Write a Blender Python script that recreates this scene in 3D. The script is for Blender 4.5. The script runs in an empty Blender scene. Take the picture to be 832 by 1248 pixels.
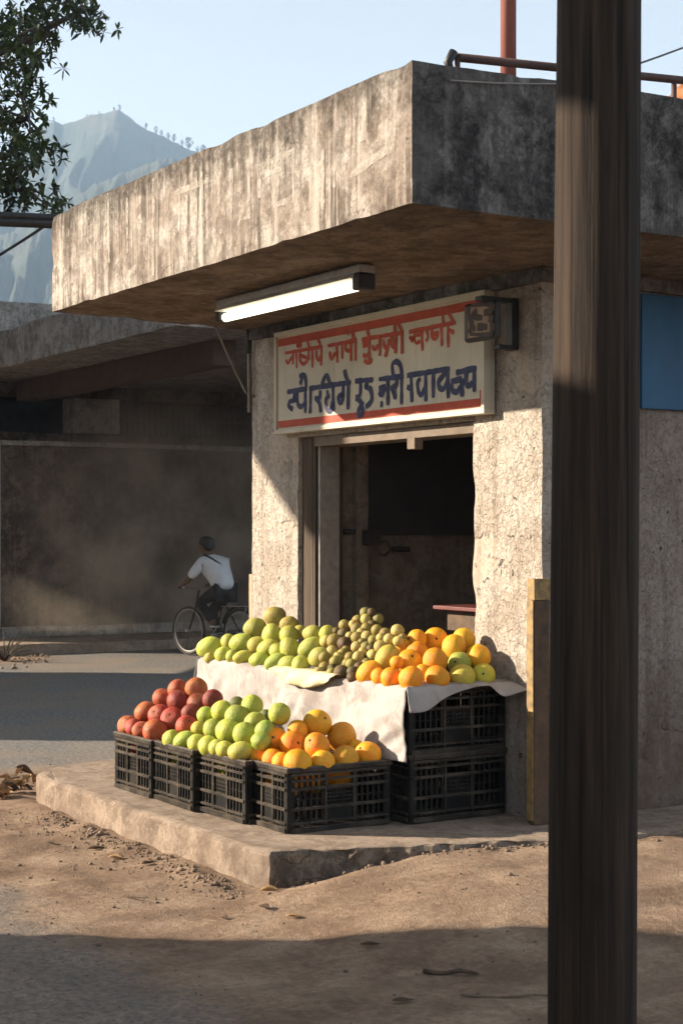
import bpy, math, random
from mathutils import Vector, Matrix, noise, Quaternion
random.seed(7)
S = bpy.context.scene
COL = S.collection
RAD = math.radians

# ------------------------------------------------------------------ camera frame (used for layout of the site)
CAM = Vector((6.695, -5.354, 1.7))
FW = Vector((-0.8508, 0.5254, 0)); RT = Vector((0.5254, 0.8508, 0)); UP = Vector((0, 0, 1))
def ray(px, py): return FW + RT * ((px - 416) / 2000) + UP * ((646 - py) / 2000)
def atd(px, py, d): return CAM + ray(px, py) * d
def onp(px, py, axis, v):
    r = ray(px, py); return CAM + r * ((v - CAM[axis]) / r[axis])
def onX(px, py, v): return onp(px, py, 0, v)
def onY(px, py, v): return onp(px, py, 1, v)
def onZ(px, py, v): return onp(px, py, 2, v)
# sun travel direction: along (0.62, 0.785) in plan, falling 0.38 per metre.  p runs along the sun, q across it
SP = Vector((0.62, 0.785, 0)).normalized(); SQ = Vector((-0.785, 0.62, 0)).normalized()
def pq(p, q, z): return SP * p + SQ * q + UP * z

# ------------------------------------------------------------------ tagging
def tag(o, label=None, cat=None, group=None, kind=None):
    for k, v in (('label', label), ('category', cat), ('group', group), ('kind', kind)):
        if v: o[k] = v
    return o
def thing(name, label, cat, loc=(0, 0, 0), group=None, rz=0):
    o = bpy.data.objects.new(name, None); COL.objects.link(o)
    o.location = loc; o.rotation_euler = (0, 0, rz); o.empty_display_size = .1
    return tag(o, label, cat, group)
def copy_tree(o, parent=None):
    c = o.copy(); COL.objects.link(c); c.parent = parent
    for ch in list(o.children): copy_tree(ch, c)
    return c

# ------------------------------------------------------------------ mesh collector
class MB:
    def __init__(s): s.v = []; s.f = []; s.mi = []; s.sm = []
    def add(s, vs, fs, mi=0, smooth=False):
        n = len(s.v); s.v += [tuple(v) for v in vs]
        for f in fs: s.f.append(tuple(i + n for i in f)); s.mi.append(mi); s.sm.append(smooth)
        return s
    def box(s, x0, x1, y0, y1, z0, z1, mi=0, M=None):
        vs = [Vector(p) for p in ((x0,y0,z0),(x1,y0,z0),(x1,y1,z0),(x0,y1,z0),(x0,y0,z1),(x1,y0,z1),(x1,y1,z1),(x0,y1,z1))]
        if M: vs = [M @ v for v in vs]
        return s.add(vs, [(0,3,2,1),(4,5,6,7),(0,1,5,4),(1,2,6,5),(2,3,7,6),(3,0,4,7)], mi)
    def prism(s, poly, h, mi=0):
        """poly: list of points (any plane), h: extrusion vector"""
        n = len(poly); a = [Vector(p) for p in poly]; b = [p + Vector(h) for p in a]
        fs = [tuple(reversed(range(n))), tuple(range(n, 2 * n))] + [(i, (i + 1) % n, n + (i + 1) % n, n + i) for i in range(n)]
        return s.add(a + b, fs, mi)
    def tube(s, pts, r, seg=10, mi=0, cap=True, smooth=True):
        pts = [Vector(p) for p in pts]; rr = r if isinstance(r, (list, tuple)) else [r] * len(pts)
        vs = []; fs = []; prev = None
        for i, p in enumerate(pts):
            t = (pts[min(i + 1, len(pts) - 1)] - pts[max(i - 1, 0)]).normalized()
            if prev is None:
                a = Vector((0, 0, 1)) if abs(t.z) < .9 else Vector((1, 0, 0))
                u = t.cross(a).normalized()
            else: u = (prev - t * prev.dot(t)).normalized()
            prev = u; w = t.cross(u)
            for k in range(seg):
                an = 2 * math.pi * k / seg
                vs.append(p + (u * math.cos(an) + w * math.sin(an)) * rr[i])
        for i in range(len(pts) - 1):
            for k in range(seg):
                a = i * seg + k; b = i * seg + (k + 1) % seg
                fs.append((a, b, b + seg, a + seg))
        s.add(vs, fs, mi, smooth)
        if cap:
            n = len(s.v) - len(vs)
            s.f.append(tuple(n + k for k in reversed(range(seg)))); s.mi.append(mi); s.sm.append(False)
            e = n + len(vs) - seg
            s.f.append(tuple(e + k for k in range(seg))); s.mi.append(mi); s.sm.append(False)
        return s
    def ball(s, c, r, seg=16, rings=10, M=None, mi=0, fn=None):
        c = Vector(c); vs = []; fs = []
        r = Vector(r) if hasattr(r, '__len__') else Vector((r, r, r))
        for j in range(rings + 1):
            th = math.pi * j / rings
            for k in range(seg):
                ph = 2 * math.pi * k / seg
                v = Vector((math.sin(th) * math.cos(ph), math.sin(th) * math.sin(ph), math.cos(th)))
                if fn: v = fn(v)
                v = Vector((v.x * r.x, v.y * r.y, v.z * r.z))
                if M: v = M @ v
                vs.append(c + v)
        for j in range(rings):
            for k in range(seg):
                a = j * seg + k; b = j * seg + (k + 1) % seg
                fs.append((a, a + seg, b + seg, b))
        return s.add(vs, fs, mi, True)
    def rough(s, x0, x1, y0, y1, z0, z1, step=.1, amp=.006, freq=3., seed=0., mi=None, chip=0.):
        """subdivided box whose skin is displaced by noise; mi maps face normal name to material index"""
        mi = mi or {}
        lo = (x0, y0, z0); hi = (x1, y1, z1)
        def disp(p):
            q = p * freq + Vector((seed, seed * 2, 0))
            d = noise.noise_vector(q) * amp + noise.noise_vector(q * 3.1) * amp * .5
            if chip:
                # edges worn: pull points near two or more faces inwards
                near = [min(abs(p[i] - lo[i]), abs(p[i] - hi[i])) < 1e-4 for i in range(3)]
                if sum(near) >= 2:
                    c = max(0, noise.noise(p * 4.3 + Vector((seed, 0, 9))) + .15) * chip
                    for i in range(3):
                        if near[i]: d[i] += c if abs(p[i] - lo[i]) < 1e-4 else -c
            return p + d
        for ax in range(3):
            u, w = (ax + 1) % 3, (ax + 2) % 3
            nu = max(1, int(round((hi[u] - lo[u]) / step))); nw = max(1, int(round((hi[w] - lo[w]) / step)))
            for side in (0, 1):
                vs = []; fs = []
                for i in range(nu + 1):
                    for j in range(nw + 1):
                        p = Vector((0, 0, 0)); p[ax] = (lo, hi)[side][ax]
                        p[u] = lo[u] + (hi[u] - lo[u]) * i / nu; p[w] = lo[w] + (hi[w] - lo[w]) * j / nw
                        vs.append(disp(p))
                for i in range(nu):
                    for j in range(nw):
                        a = i * (nw + 1) + j; q = (a, a + nw + 1, a + nw + 2, a + 1)
                        fs.append(q if side else q[::-1])
                s.add(vs, fs, mi.get('xyz'[ax] + '-+'[side], 0), False)
        return s
    def build(s, name, mats, parent=None, bevel=0, loc=None, solid=0, sub=0, weld=False):
        me = bpy.data.meshes.new(name); me.from_pydata(s.v, [], s.f); me.update()
        for m in (mats if isinstance(mats, (list, tuple)) else [mats]): me.materials.append(m)
        me.polygons.foreach_set('material_index', s.mi); me.polygons.foreach_set('use_smooth', s.sm)
        o = bpy.data.objects.new(name, me); COL.objects.link(o)
        if parent: o.parent = parent
        if loc: o.location = loc
        if weld:
            m = o.modifiers.new('weld', 'WELD'); m.merge_threshold = .0005
        if solid:
            m = o.modifiers.new('solid', 'SOLIDIFY'); m.thickness = solid; m.offset = 0
        if bevel:
            m = o.modifiers.new('bevel', 'BEVEL'); m.width = bevel; m.segments = 2; m.limit_method = 'ANGLE'; m.angle_limit = RAD(40)
        if sub:
            m = o.modifiers.new('sub', 'SUBSURF'); m.levels = sub; m.render_levels = sub
        return o

# ------------------------------------------------------------------ material helpers
class NT:
    def __init__(s, name):
        s.m = bpy.data.materials.new(name); s.m.use_nodes = True
        s.t = s.m.node_tree; s.t.nodes.clear()
        s.out = s.n('ShaderNodeOutputMaterial')
    def n(s, t, **k):
        x = s.t.nodes.new(t)
        for a, b in k.items(): setattr(x, a, b)
        return x
    def l(s, a, b): s.t.links.new(a, b)
    def put(s, sock, v):
        if hasattr(v, 'is_output'): s.l(v, sock)
        else: sock.default_value = v
    def coord(s, scale=(1, 1, 1), kind='Object', loc=(0, 0, 0), rnd=False):
        c = s.n('ShaderNodeTexCoord'); mp = s.n('ShaderNodeMapping')
        s.l(c.outputs[kind], mp.inputs[0]); mp.inputs['Scale'].default_value = scale; mp.inputs['Location'].default_value = loc
        if rnd:
            oi = s.n('ShaderNodeObjectInfo'); vm = s.n('ShaderNodeVectorMath', operation='SCALE'); cb = s.n('ShaderNodeCombineXYZ')
            for i in range(3): s.l(oi.outputs['Random'], cb.inputs[i])
            s.l(cb.outputs[0], vm.inputs[0]); vm.inputs['Scale'].default_value = 40
            s.l(vm.outputs[0], mp.inputs['Location'])
        return mp.outputs[0]
    def noise(s, vec, scale, detail=5, rough=.6, dist=0.):
        x = s.n('ShaderNodeTexNoise'); s.l(vec, x.inputs['Vector'])
        x.inputs['Scale'].default_value = scale; x.inputs['Detail'].default_value = detail
        x.inputs['Roughness'].default_value = rough; x.inputs['Distortion'].default_value = dist
        return x.outputs[0]
    def voro(s, vec, scale, feature='F1', out='Distance', rnd=1.):
        x = s.n('ShaderNodeTexVoronoi', feature=feature); s.l(vec, x.inputs['Vector']); x.inputs['Scale'].default_value = scale
        x.inputs['Randomness'].default_value = rnd
        return x.outputs[out]
    def ramp(s, fac, stops, interp='LINEAR'):
        x = s.n('ShaderNodeValToRGB'); s.l(fac, x.inputs[0]); e = x.color_ramp.elements; x.color_ramp.interpolation = interp
        while len(e) < len(stops): e.new(.5)
        for i, (p, c) in enumerate(stops):
            e[i].position = p
            e[i].color = (c, c, c, 1) if isinstance(c, (int, float)) else (*c, 1)
        return x.outputs[0]
    def mix(s, fac, a, b, mode='MIX'):
        x = s.n('ShaderNodeMix', data_type='RGBA', blend_type=mode)
        s.put(x.inputs[0], fac)
        for sock, v in ((x.inputs[6], a), (x.inputs[7], b)):
            s.put(sock, v if hasattr(v, 'is_output') else (*v, 1))
        return x.outputs[2]
    def math(s, op, a, b=0., c=0., clamp=False):
        x = s.n('ShaderNodeMath', operation=op, use_clamp=clamp)
        for i, v in enumerate((a, b, c)): s.put(x.inputs[i], v)
        return x.outputs[0]
    def sep(s, vec):
        x = s.n('ShaderNodeSeparateXYZ'); s.l(vec, x.inputs[0]); return x.outputs
    def warp(s, vec, scale, amt):
        x = s.n('ShaderNodeTexNoise'); s.l(vec, x.inputs['Vector']); x.inputs['Scale'].default_value = scale
        a = s.n('ShaderNodeVectorMath', operation='MULTIPLY_ADD'); s.l(x.outputs['Color'], a.inputs[0])
        a.inputs[1].default_value = (amt, amt, amt); s.l(vec, a.inputs[2]); return a.outputs[0]
    def bump(s, h, strength=.5, dist=.01, prev=None):
        x = s.n('ShaderNodeBump'); s.l(h, x.inputs['Height']); x.inputs['Strength'].default_value = strength; x.inputs['Distance'].default_value = dist
        if prev: s.l(prev, x.inputs['Normal'])
        return x.outputs[0]
    def bsdf(s, color, rough=.8, bump=None, metal=0., spec=.5, **k):
        b = s.n('ShaderNodeBsdfPrincipled'); s.put(b.inputs['Base Color'], color if hasattr(color, 'is_output') else (*color, 1))
        s.put(b.inputs['Roughness'], rough); b.inputs['Metallic'].default_value = metal; b.inputs['Specular IOR Level'].default_value = spec
        for kk, v in k.items(): s.put(b.inputs[kk.replace('_', ' ')], v)
        if bump: s.l(bump, b.inputs['Normal'])
        s.l(b.outputs[0], s.out.inputs[0]); s.b = b
        return s.m

def simple(name, c0, c1, scale=8, rough=.7, bump=.3, bd=.004, metal=0., stretch=(1, 1, 1), rnd=False, spec=.4, fine=6.):
    t = NT(name); v = t.coord(stretch, rnd=rnd)
    n = t.noise(v, scale, 6, .65)
    col = t.ramp(n, [(.32, c0), (.68, c1)])
    return t.bsdf(col, rough, t.bump(t.noise(v, scale * fine, 4), bump, bd), metal, spec)

def m_concrete(name, light, mid, dark, streak=.6, mold=.3, black=(.03, .027, .025), topmold=None, bumps=.5, blotch=.7):
    t = NT(name); v = t.coord()
    base = t.ramp(t.noise(t.warp(v, 4, .12), 3.2, 9, .74), [(.44, mid), (.54, light)])
    base = t.mix(t.math('MULTIPLY', t.ramp(t.noise(t.warp(v, 6, .1), 8, 9, .78), [(.49, 0), (.56, 1)]), blotch), base, dark)
    base = t.mix(t.ramp(t.noise(v, 55, 4, .7), [(.45, 0), (.75, .55)]), base, dark)
    vs = t.coord((13, 13, .55)); st = t.noise(t.warp(vs, .6, .7), 1.6, 7, .65)
    brk = t.ramp(t.noise(v, 2.2, 6, .7), [(.40, 0), (.58, 1)])
    base = t.mix(t.math('MULTIPLY', t.math('MULTIPLY', t.ramp(st, [(.47, 0), (.57, 1)]), streak), brk), base, dark)
    vs2 = t.coord((12, 12, .28), loc=(3, 1, 5)); st2 = t.noise(vs2, 1.3, 5, .6)
    base = t.mix(t.math('MULTIPLY', t.ramp(st2, [(.57, 0), (.66, 1)]), streak * .75), base, light)
    m1 = t.noise(t.warp(v, 3, .25), 2.4, 10, .74)
    fac = t.ramp(m1, [(.47, 0), (.6, 1)])
    if topmold:
        z = t.sep(v)[2]
        g = t.math('MULTIPLY_ADD', z, 1 / (topmold[1] - topmold[0]), -topmold[0] / (topmold[1] - topmold[0]), clamp=True)
        drip = t.noise(t.coord((9, 9, .35), loc=(8, 3, 1)), 1.5, 6, .65)
        fac = t.ramp(t.math('ADD', t.math('ADD', t.math('MULTIPLY', m1, .55), t.math('MULTIPLY', drip, .45)), t.math('MULTIPLY', t.math('POWER', g, 1.6), .25)), [(.52, 0), (.63, 1)])
    fac = t.math('MULTIPLY', fac, t.ramp(t.noise(v, 30, 5, .75), [(.3, .35), (.6, 1)]))
    base = t.mix(t.math('MULTIPLY', fac, mold), base, black)
    base = t.mix(t.ramp(t.noise(t.warp(v, 8, .1), 24, 4, .6), [(.68, 0), (.71, .75)]), base, black)
    cr = t.voro(t.warp(t.warp(v, 2, .5), 9, .14), 1.7, 'DISTANCE_TO_EDGE')
    crack = t.math('MULTIPLY', t.ramp(cr, [(0, 1), (.006, 0)]), t.ramp(t.noise(v, 1.2, 4), [(.54, 0), (.6, 1)]))
    base = t.mix(t.math('MULTIPLY', crack, .6), base, black)
    h = t.math('ADD', t.noise(v, 40, 6, .75), t.math('MULTIPLY', t.noise(v, 11, 6, .7), .4))
    h = t.math('SUBTRACT', h, t.math('MULTIPLY', crack, 1.2))
    return t.bsdf(base, .92, t.bump(h, bumps, .014), spec=.2)

def m_plaster(name, light, mid, dark, grime=.5):
    t = NT(name); v = t.coord()
    big = t.noise(t.warp(v, 3, .2), 3.0, 8, .7)
    base = t.ramp(big, [(.4, mid), (.56, light)])
    n2 = t.noise(t.warp(v, 20, .03), 42, 7, .78)
    # roughcast: irregular trowel lumps with thin broken creases between them
    w1 = t.warp(t.warp(v, 5, .14), 26, .035)
    e1 = t.voro(w1, 15, 'DISTANCE_TO_EDGE'); e2 = t.voro(t.warp(t.warp(v, 11, .08), 40, .02), 34, 'DISTANCE_TO_EDGE')
    brk = t.ramp(t.noise(v, 13, 5, .7), [(.46, 0), (.56, 1)]); brk2 = t.ramp(t.noise(v, 21, 5, .7, .2), [(.45, 0), (.56, 1)])
    cre = t.math('MAXIMUM', t.math('MULTIPLY', t.ramp(e1, [(0, 1), (.05, 0)]), brk), t.math('MULTIPLY', t.ramp(e2, [(0, .85), (.07, 0)]), brk2))
    ridge = t.noise(w1, 16, 4, .6)
    patch = t.ramp(t.noise(t.warp(v, 6, .12), 1.35, 5, .55), [(.585, 0), (.6, 1)])
    cre = t.math('MULTIPLY', cre, t.math('MULTIPLY_ADD', patch, -.85, 1.))
    base = t.mix(patch, base, mid)
    base = t.mix(t.math('MULTIPLY', cre, .25), base, dark)
    base = t.mix(t.math('MULTIPLY', t.ramp(n2, [(.48, 0), (.6, 1)]), .42), base, dark)
    z = t.sep(v)[2]
    g = t.ramp(t.math('ADD', t.math('MULTIPLY', z, -.42), t.math('MULTIPLY', t.noise(v, 3, 7, .75), .9)), [(.0, 0), (.36, 1)])
    base = t.mix(t.math('MULTIPLY', g, grime), base, dark)
    st = t.noise(t.coord((9, 9, .5)), 1.5, 5); base = t.mix(t.math('MULTIPLY', t.ramp(st, [(.52, 0), (.64, 1)]), .3), base, dark)
    pit = t.ramp(t.noise(t.warp(v, 10, .05), 17, 3, .5), [(.70, 0), (.73, 1)])
    base = t.mix(t.math('MULTIPLY', pit, .8), base, (.05, .04, .03))
    h = t.math('SUBTRACT', t.math('ADD', t.math('MULTIPLY', ridge, 1.3), t.math('MULTIPLY', n2, .9)), t.math('MULTIPLY', cre, .7))
    h = t.math('SUBTRACT', h, pit)
    h = t.math('MULTIPLY', h, t.math('MULTIPLY_ADD', patch, -.75, 1.))
    return t.bsdf(base, .93, t.bump(h, .75, .022), spec=.2)

def m_wood(name, c0, c1, c2, ring=1., freq=30.):
    t = NT(name); v = t.coord((freq, freq, 1.1)); w = t.warp(v, .8, .9)
    g = t.noise(w, 1.1, 8, .68)
    col = t.ramp(g, [(.3, c0), (.5, c1), (.7, c2)])
    cr = t.noise(t.coord((freq * 1.6, freq * 1.6, .5), loc=(5, 2, 1)), 1.0, 5, .6)
    c = t.ramp(cr, [(.60, 0), (.68, 1)])
    col = t.mix(t.math('MULTIPLY', c, .8), col, (.012, .009, .007))
    kn = t.voro(t.coord((2.2, 2.2, 1.1)), 1.3); k = t.ramp(kn, [(.03, 1), (.09, 0)])
    col = t.mix(t.math('MULTIPLY', k, .8), col, (.02, .013, .009))
    h = t.math('SUBTRACT', g, t.math('MULTIPLY', c, 1.3))
    return t.bsdf(col, .85, t.bump(h, .8, .012), spec=.25)

def m_fruit(name, mottled=.35, rough=.5, spots=(.10, .07, .02), dim=0., bd=.0012, freckle=.5):
    t = NT(name); v = t.coord(rnd=True)
    oi = t.n('ShaderNodeObjectInfo'); c = oi.outputs['Color']
    hs = t.n('ShaderNodeHueSaturation'); t.l(c, hs.inputs['Color'])
    t.l(t.math('ADD', t.math('MULTIPLY_ADD', oi.outputs['Random'], .03, .485), t.math('MULTIPLY_ADD', t.noise(v, 1.3, 3), .07, -.035)), hs.inputs['Hue'])
    t.l(t.math('MULTIPLY_ADD', t.noise(v, 9, 3), .8, .6), hs.inputs['Value'])
    base = t.mix(t.math('MULTIPLY', t.ramp(t.noise(v, 14, 5, .65), [(.5, 0), (.75, 1)]), mottled), hs.outputs[0], spots)
    base = t.mix(t.math('MULTIPLY', t.ramp(t.voro(v, 120), [(.06, 1), (.2, 0)]), freckle * .5), base, spots)
    return t.bsdf(base, rough, t.bump(t.noise(v, 18 if bd > .001 else 7, 3), .3, .02 if bd > .001 else .03), spec=.4, Subsurface_Weight=.06, Subsurface_Scale=.01)

M = {}
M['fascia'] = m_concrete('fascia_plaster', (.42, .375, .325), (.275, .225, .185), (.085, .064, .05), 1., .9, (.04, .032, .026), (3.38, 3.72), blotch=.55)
M['mold_and_shade'] = m_concrete('mold_and_shade_concrete', (.22, .205, .195), (.13, .12, .112), (.055, .05, .047), .5, .92, (.014, .013, .013))  # base greyed with the right fascia's shade; black mold blotches over it
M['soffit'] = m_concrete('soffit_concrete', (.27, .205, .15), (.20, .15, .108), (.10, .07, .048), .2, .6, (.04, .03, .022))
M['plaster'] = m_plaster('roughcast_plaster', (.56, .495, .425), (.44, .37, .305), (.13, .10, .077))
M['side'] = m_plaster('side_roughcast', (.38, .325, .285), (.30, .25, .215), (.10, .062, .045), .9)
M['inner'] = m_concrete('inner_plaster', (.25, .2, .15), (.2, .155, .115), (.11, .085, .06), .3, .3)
M['platform'] = m_concrete('platform_concrete', (.39, .305, .235), (.31, .235, .175), (.2, .145, .105), .2, .25, (.12, .09, .07))
M['plateside'] = m_concrete('platform_side', (.31, .24, .185), (.225, .165, .125), (.125, .09, .067), .3, .35, (.10, .075, .06))
M['broken'] = m_concrete('broken_concrete', (.29, .22, .165), (.19, .145, .11), (.08, .06, .045), .1, .5)
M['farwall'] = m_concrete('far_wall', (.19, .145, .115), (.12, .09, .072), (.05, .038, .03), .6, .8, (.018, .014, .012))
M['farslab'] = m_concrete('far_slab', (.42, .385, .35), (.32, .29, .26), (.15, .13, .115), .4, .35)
M['pole'] = m_wood('weathered_pole', (.012, .008, .006), (.030, .0195, .013), (.068, .043, .027), freq=34)
M['jamb'] = m_wood('jamb_wood', (.045, .032, .023), (.078, .057, .04), (.115, .083, .06), freq=18)
M['lintel'] = simple('lintel_concrete', (.13, .10, .075), (.2, .155, .12), 7, .9, .4, .006)
M['plank'] = m_wood('plank_wood', (.14, .09, .05), (.22, .15, .09), (.3, .21, .13), freq=20)
M['black'] = simple('dark_paint', (.012, .011, .011), (.03, .028, .026), 6, .55)
M['blackmetal'] = simple('black_metal', (.012, .011, .011), (.035, .03, .027), 20, .5, .3, .002)
M['rust'] = simple('rusty_steel', (.10, .035, .022), (.20, .075, .05), 14, .75)
M['redpole'] = simple('red_oxide_pole', (.20, .06, .042), (.27, .095, .07), 9, .7, stretch=(1, 1, .3))
M['pipe'] = simple('brown_pipe', (.045, .025, .02), (.10, .055, .045), 12, .6)
M['white'] = simple('white_enamel', (.62, .6, .55), (.76, .74, .7), 7, .5)
M['alu'] = simple('worn_metal', (.3, .28, .26), (.45, .43, .4), 20, .45, metal=.6)
M['blue'] = simple('blue_paint', (.008, .075, .17), (.015, .11, .24), 3, .5, .2, .003, stretch=(1, 1, .3))
M['yellow'] = simple('yellow_paint', (.13, .085, .045), (.36, .235, .085), 22, .65)
M['postbrown'] = simple('worn_brown_paint', (.05, .03, .018), (.12, .07, .037), 16, .75)
M['redpaint'] = simple('red_sign_paint', (.36, .055, .028), (.46, .085, .045), 12, .7)
M['bluepaint'] = simple('navy_sign_paint', (.014, .018, .065), (.028, .035, .11), 12, .6)
M['redtop'] = simple('red_laminate', (.10, .025, .02), (.15, .035, .03), 10, .5)
M['wire'] = simple('wire', (.02, .02, .02), (.04, .04, .04), 10, .6)
M['palewire'] = simple('pale_wire', (.2, .18, .16), (.3, .27, .24), 10, .6)

def mk_signboard():
    t = NT('sign_enamel'); v = t.coord()
    b = t.ramp(t.noise(v, 3, 6), [(.3, (.46, .42, .33)), (.65, (.56, .515, .415))])
    st = t.noise(t.coord((14, 14, .6)), 1.4, 5); b = t.mix(t.math('MULTIPLY', t.ramp(st, [(.55, 0), (.72, 1)]), .4), b, (.33, .27, .19))
    b = t.mix(t.math('MULTIPLY', t.ramp(t.noise(v, 30, 4, .7), [(.62, 0), (.75, 1)]), .5), b, (.25, .19, .13))
    return t.bsdf(b, .55, t.bump(t.noise(v, 18, 4), .15, .004))
M['sign'] = mk_signboard()

def mk_plastic(name='black_crate_plastic', dusty=0.):
    t = NT(name); v = t.coord()
    dust = t.noise(t.coord(kind='Object', rnd=True), 7, 6, .7)
    g = t.n('ShaderNodeNewGeometry'); nz = t.sep(g.outputs['Normal'])[2]
    up = t.math('MULTIPLY_ADD', nz, .5, .0, clamp=True)
    f = t.math('ADD', t.ramp(dust, [(.42, dusty * .25), (.62, .10 + dusty)]), up, clamp=True)
    col = t.mix(f, (.009, .009, .009), (.2, .155, .115))
    r = t.math('MULTIPLY_ADD', f, .4, .45)
    return t.bsdf(col, r, t.bump(t.noise(v, 90, 3), .12, .002), spec=.12)
M['crate'] = mk_plastic()
M['craterail'] = mk_plastic('dusty_crate_plastic', .24)

def mk_cloth(name, c0, c1, st):
    t = NT(name); v = t.coord()
    b = t.ramp(t.noise(v, 4, 6), [(.35, c0), (.6, c1)])
    b = t.mix(t.math('MULTIPLY', t.ramp(t.noise(t.warp(v, 3, .3), 5, 7, .7), [(.5, 0), (.62, 1)]), .5), b, st)
    wv = t.noise(t.coord((300, 300, 300)), 1, 2)
    h = t.math('ADD', t.math('MULTIPLY', wv, .15), t.noise(t.warp(t.coord((5, 5, 2.2)), 2, .5), 2.4, 5, .55))
    return t.bsdf(b, .95, t.bump(h, .5, .03), spec=.1, Sheen_Weight=.1)
M['cloth'] = mk_cloth('white_cotton', (.35, .315, .295), (.44, .40, .38), (.17, .125, .10))
M['cream'] = mk_cloth('cream_cotton', (.66, .54, .30), (.76, .66, .42), (.5, .36, .18))

def mk_ground():
    t = NT('dirt_and_asphalt'); v = t.coord(); x, y, z = t.sep(v)
    nb = t.noise(v, .55, 6, .6); nm = t.noise(v, 2.6, 7, .65); nf = t.noise(v, 28, 6, .75); ng = t.noise(v, 120, 3, .7)
    dirt = t.ramp(t.math('ADD', t.math('MULTIPLY', nm, .6), t.math('MULTIPLY', nf, .4)), [(.42, (.175, .115, .078)), (.5, (.265, .182, .125)), (.6, (.37, .268, .188))])
    vt = t.noise(t.coord((1.6, .35, 1), loc=(2, 0, 0)), 3.5, 5, .6)      # faint wheel and water marks
    dirt = t.mix(t.math('MULTIPLY', t.ramp(vt, [(.48, 0), (.6, 1)]), .5), dirt, (.20, .135, .092))
    pe = t.voro(t.warp(v, 30, .03), 46); peb = t.math('MULTIPLY', t.ramp(pe, [(.12, 1), (.22, 0)]), t.ramp(nm, [(.45, 0), (.6, 1)]))
    dirt = t.mix(t.math('MULTIPLY', peb, .55), dirt, (.16, .12, .09))
    asp = t.ramp(nf, [(.38, (.12, .114, .106)), (.5, (.20, .187, .172)), (.64, (.30, .275, .25))])
    asp = t.mix(t.ramp(t.voro(v, 95), [(.1, .75), (.32, 0)]), asp, (.30, .265, .23))
    asp = t.mix(t.ramp(nb, [(.46, 0), (.58, .6)]), asp, (.27, .215, .165))
    def sst(a, lo, hi):
        return t.math('MULTIPLY_ADD', a, 1 / (hi - lo), -lo / (hi - lo), clamp=True)
    ny = t.math('ADD', y, t.math('MULTIPLY_ADD', nb, 1.5, -.75))
    nx = t.math('ADD', x, t.math('MULTIPLY_ADD', nb, 1.2, -.6))
    a = t.math('MAXIMUM', sst(ny, -3.35, -2.45), .45); b = sst(nx, -4.7, -3.9)
    d = t.math('MULTIPLY', a, b)
    d = t.math('MAXIMUM', d, sst(nx, 1.0, 2.4))
    d = t.math('MAXIMUM', d, t.math('MULTIPLY', sst(nx, -12.5, -14.2), sst(ny, 3.4, 2.4)))
    far = sst(x, -40, -60); d = t.math('MAXIMUM', d, far)
    sc = t.math('MULTIPLY_ADD', t.math('SUBTRACT', nf, .5), .9, d, clamp=True)
    fac = t.ramp(sc, [(.25, 0), (.75, 1)])
    col = t.mix(fac, asp, dirt)
    col = t.mix(t.math('MULTIPLY', t.ramp(ng, [(.62, 0), (.72, 1)]), .5), col, (.10, .075, .055))
    h = t.math('ADD', t.math('MULTIPLY', nf, .8), t.math('MULTIPLY', ng, .45)); h = t.math('ADD', h, t.math('MULTIPLY', peb, .5))
    return t.bsdf(col, .95, t.bump(h, .85, .016), spec=.15)
M['ground'] = mk_ground()

def mk_leaf(name, c0, c1, tr=.5):
    t = NT(name); v = t.coord()
    col = t.ramp(t.noise(v, 1.7, 4), [(.35, c0), (.65, c1)])
    b = t.n('ShaderNodeBsdfPrincipled'); t.l(col, b.inputs['Base Color']); b.inputs['Roughness'].default_value = .5
    tl = t.n('ShaderNodeBsdfTranslucent'); t.l(t.mix(1, col, (1.2, 1.3, .5), 'MULTIPLY'), tl.inputs[0])
    mx = t.n('ShaderNodeMixShader'); mx.inputs[0].default_value = tr
    t.l(b.outputs[0], mx.inputs[1]); t.l(tl.outputs[0], mx.inputs[2]); t.l(mx.outputs[0], t.out.inputs[0])
    return t.m
M['leaf'] = mk_leaf('tree_leaf', (.02, .034, .016), (.05, .075, .022), .25)
M['bark'] = simple('bark', (.05, .04, .03), (.11, .085, .065), 12, .9, .8, .02)
M['dryleaf'] = simple('dry_leaf', (.20, .11, .045), (.42, .27, .13), 20, .8, .4, .003, rnd=True)
M['darkleaf'] = simple('dark_dry_leaf', (.05, .03, .02), (.12, .075, .045), 20, .8, .4, .003, rnd=True)
M['stone'] = simple('pebble', (.11, .078, .055), (.24, .17, .12), 9, .9, .5, .004)

def mk_hill():
    t = NT('mountain_scrub'); v = t.coord((1, 1, 1.5))
    g = t.n('ShaderNodeNewGeometry'); nz = t.sep(g.outputs['Normal'])[2]
    n = t.math('ADD', t.noise(v, .012, 9, .68), t.math('MULTIPLY', t.math('SUBTRACT', nz, .75), .35))
    col = t.ramp(n, [(.46, (.010, .018, .012)), (.54, (.02, .026, .017)), (.64, (.055, .048, .034))])
    col = t.mix(t.ramp(t.noise(v, .12, 5, .7), [(.5, 0), (.62, .8)]), col, (.024, .034, .02))
    return t.bsdf(col, .95, t.bump(t.noise(v, .05, 8), .6, 4.))
M['hill'] = mk_hill()

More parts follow.
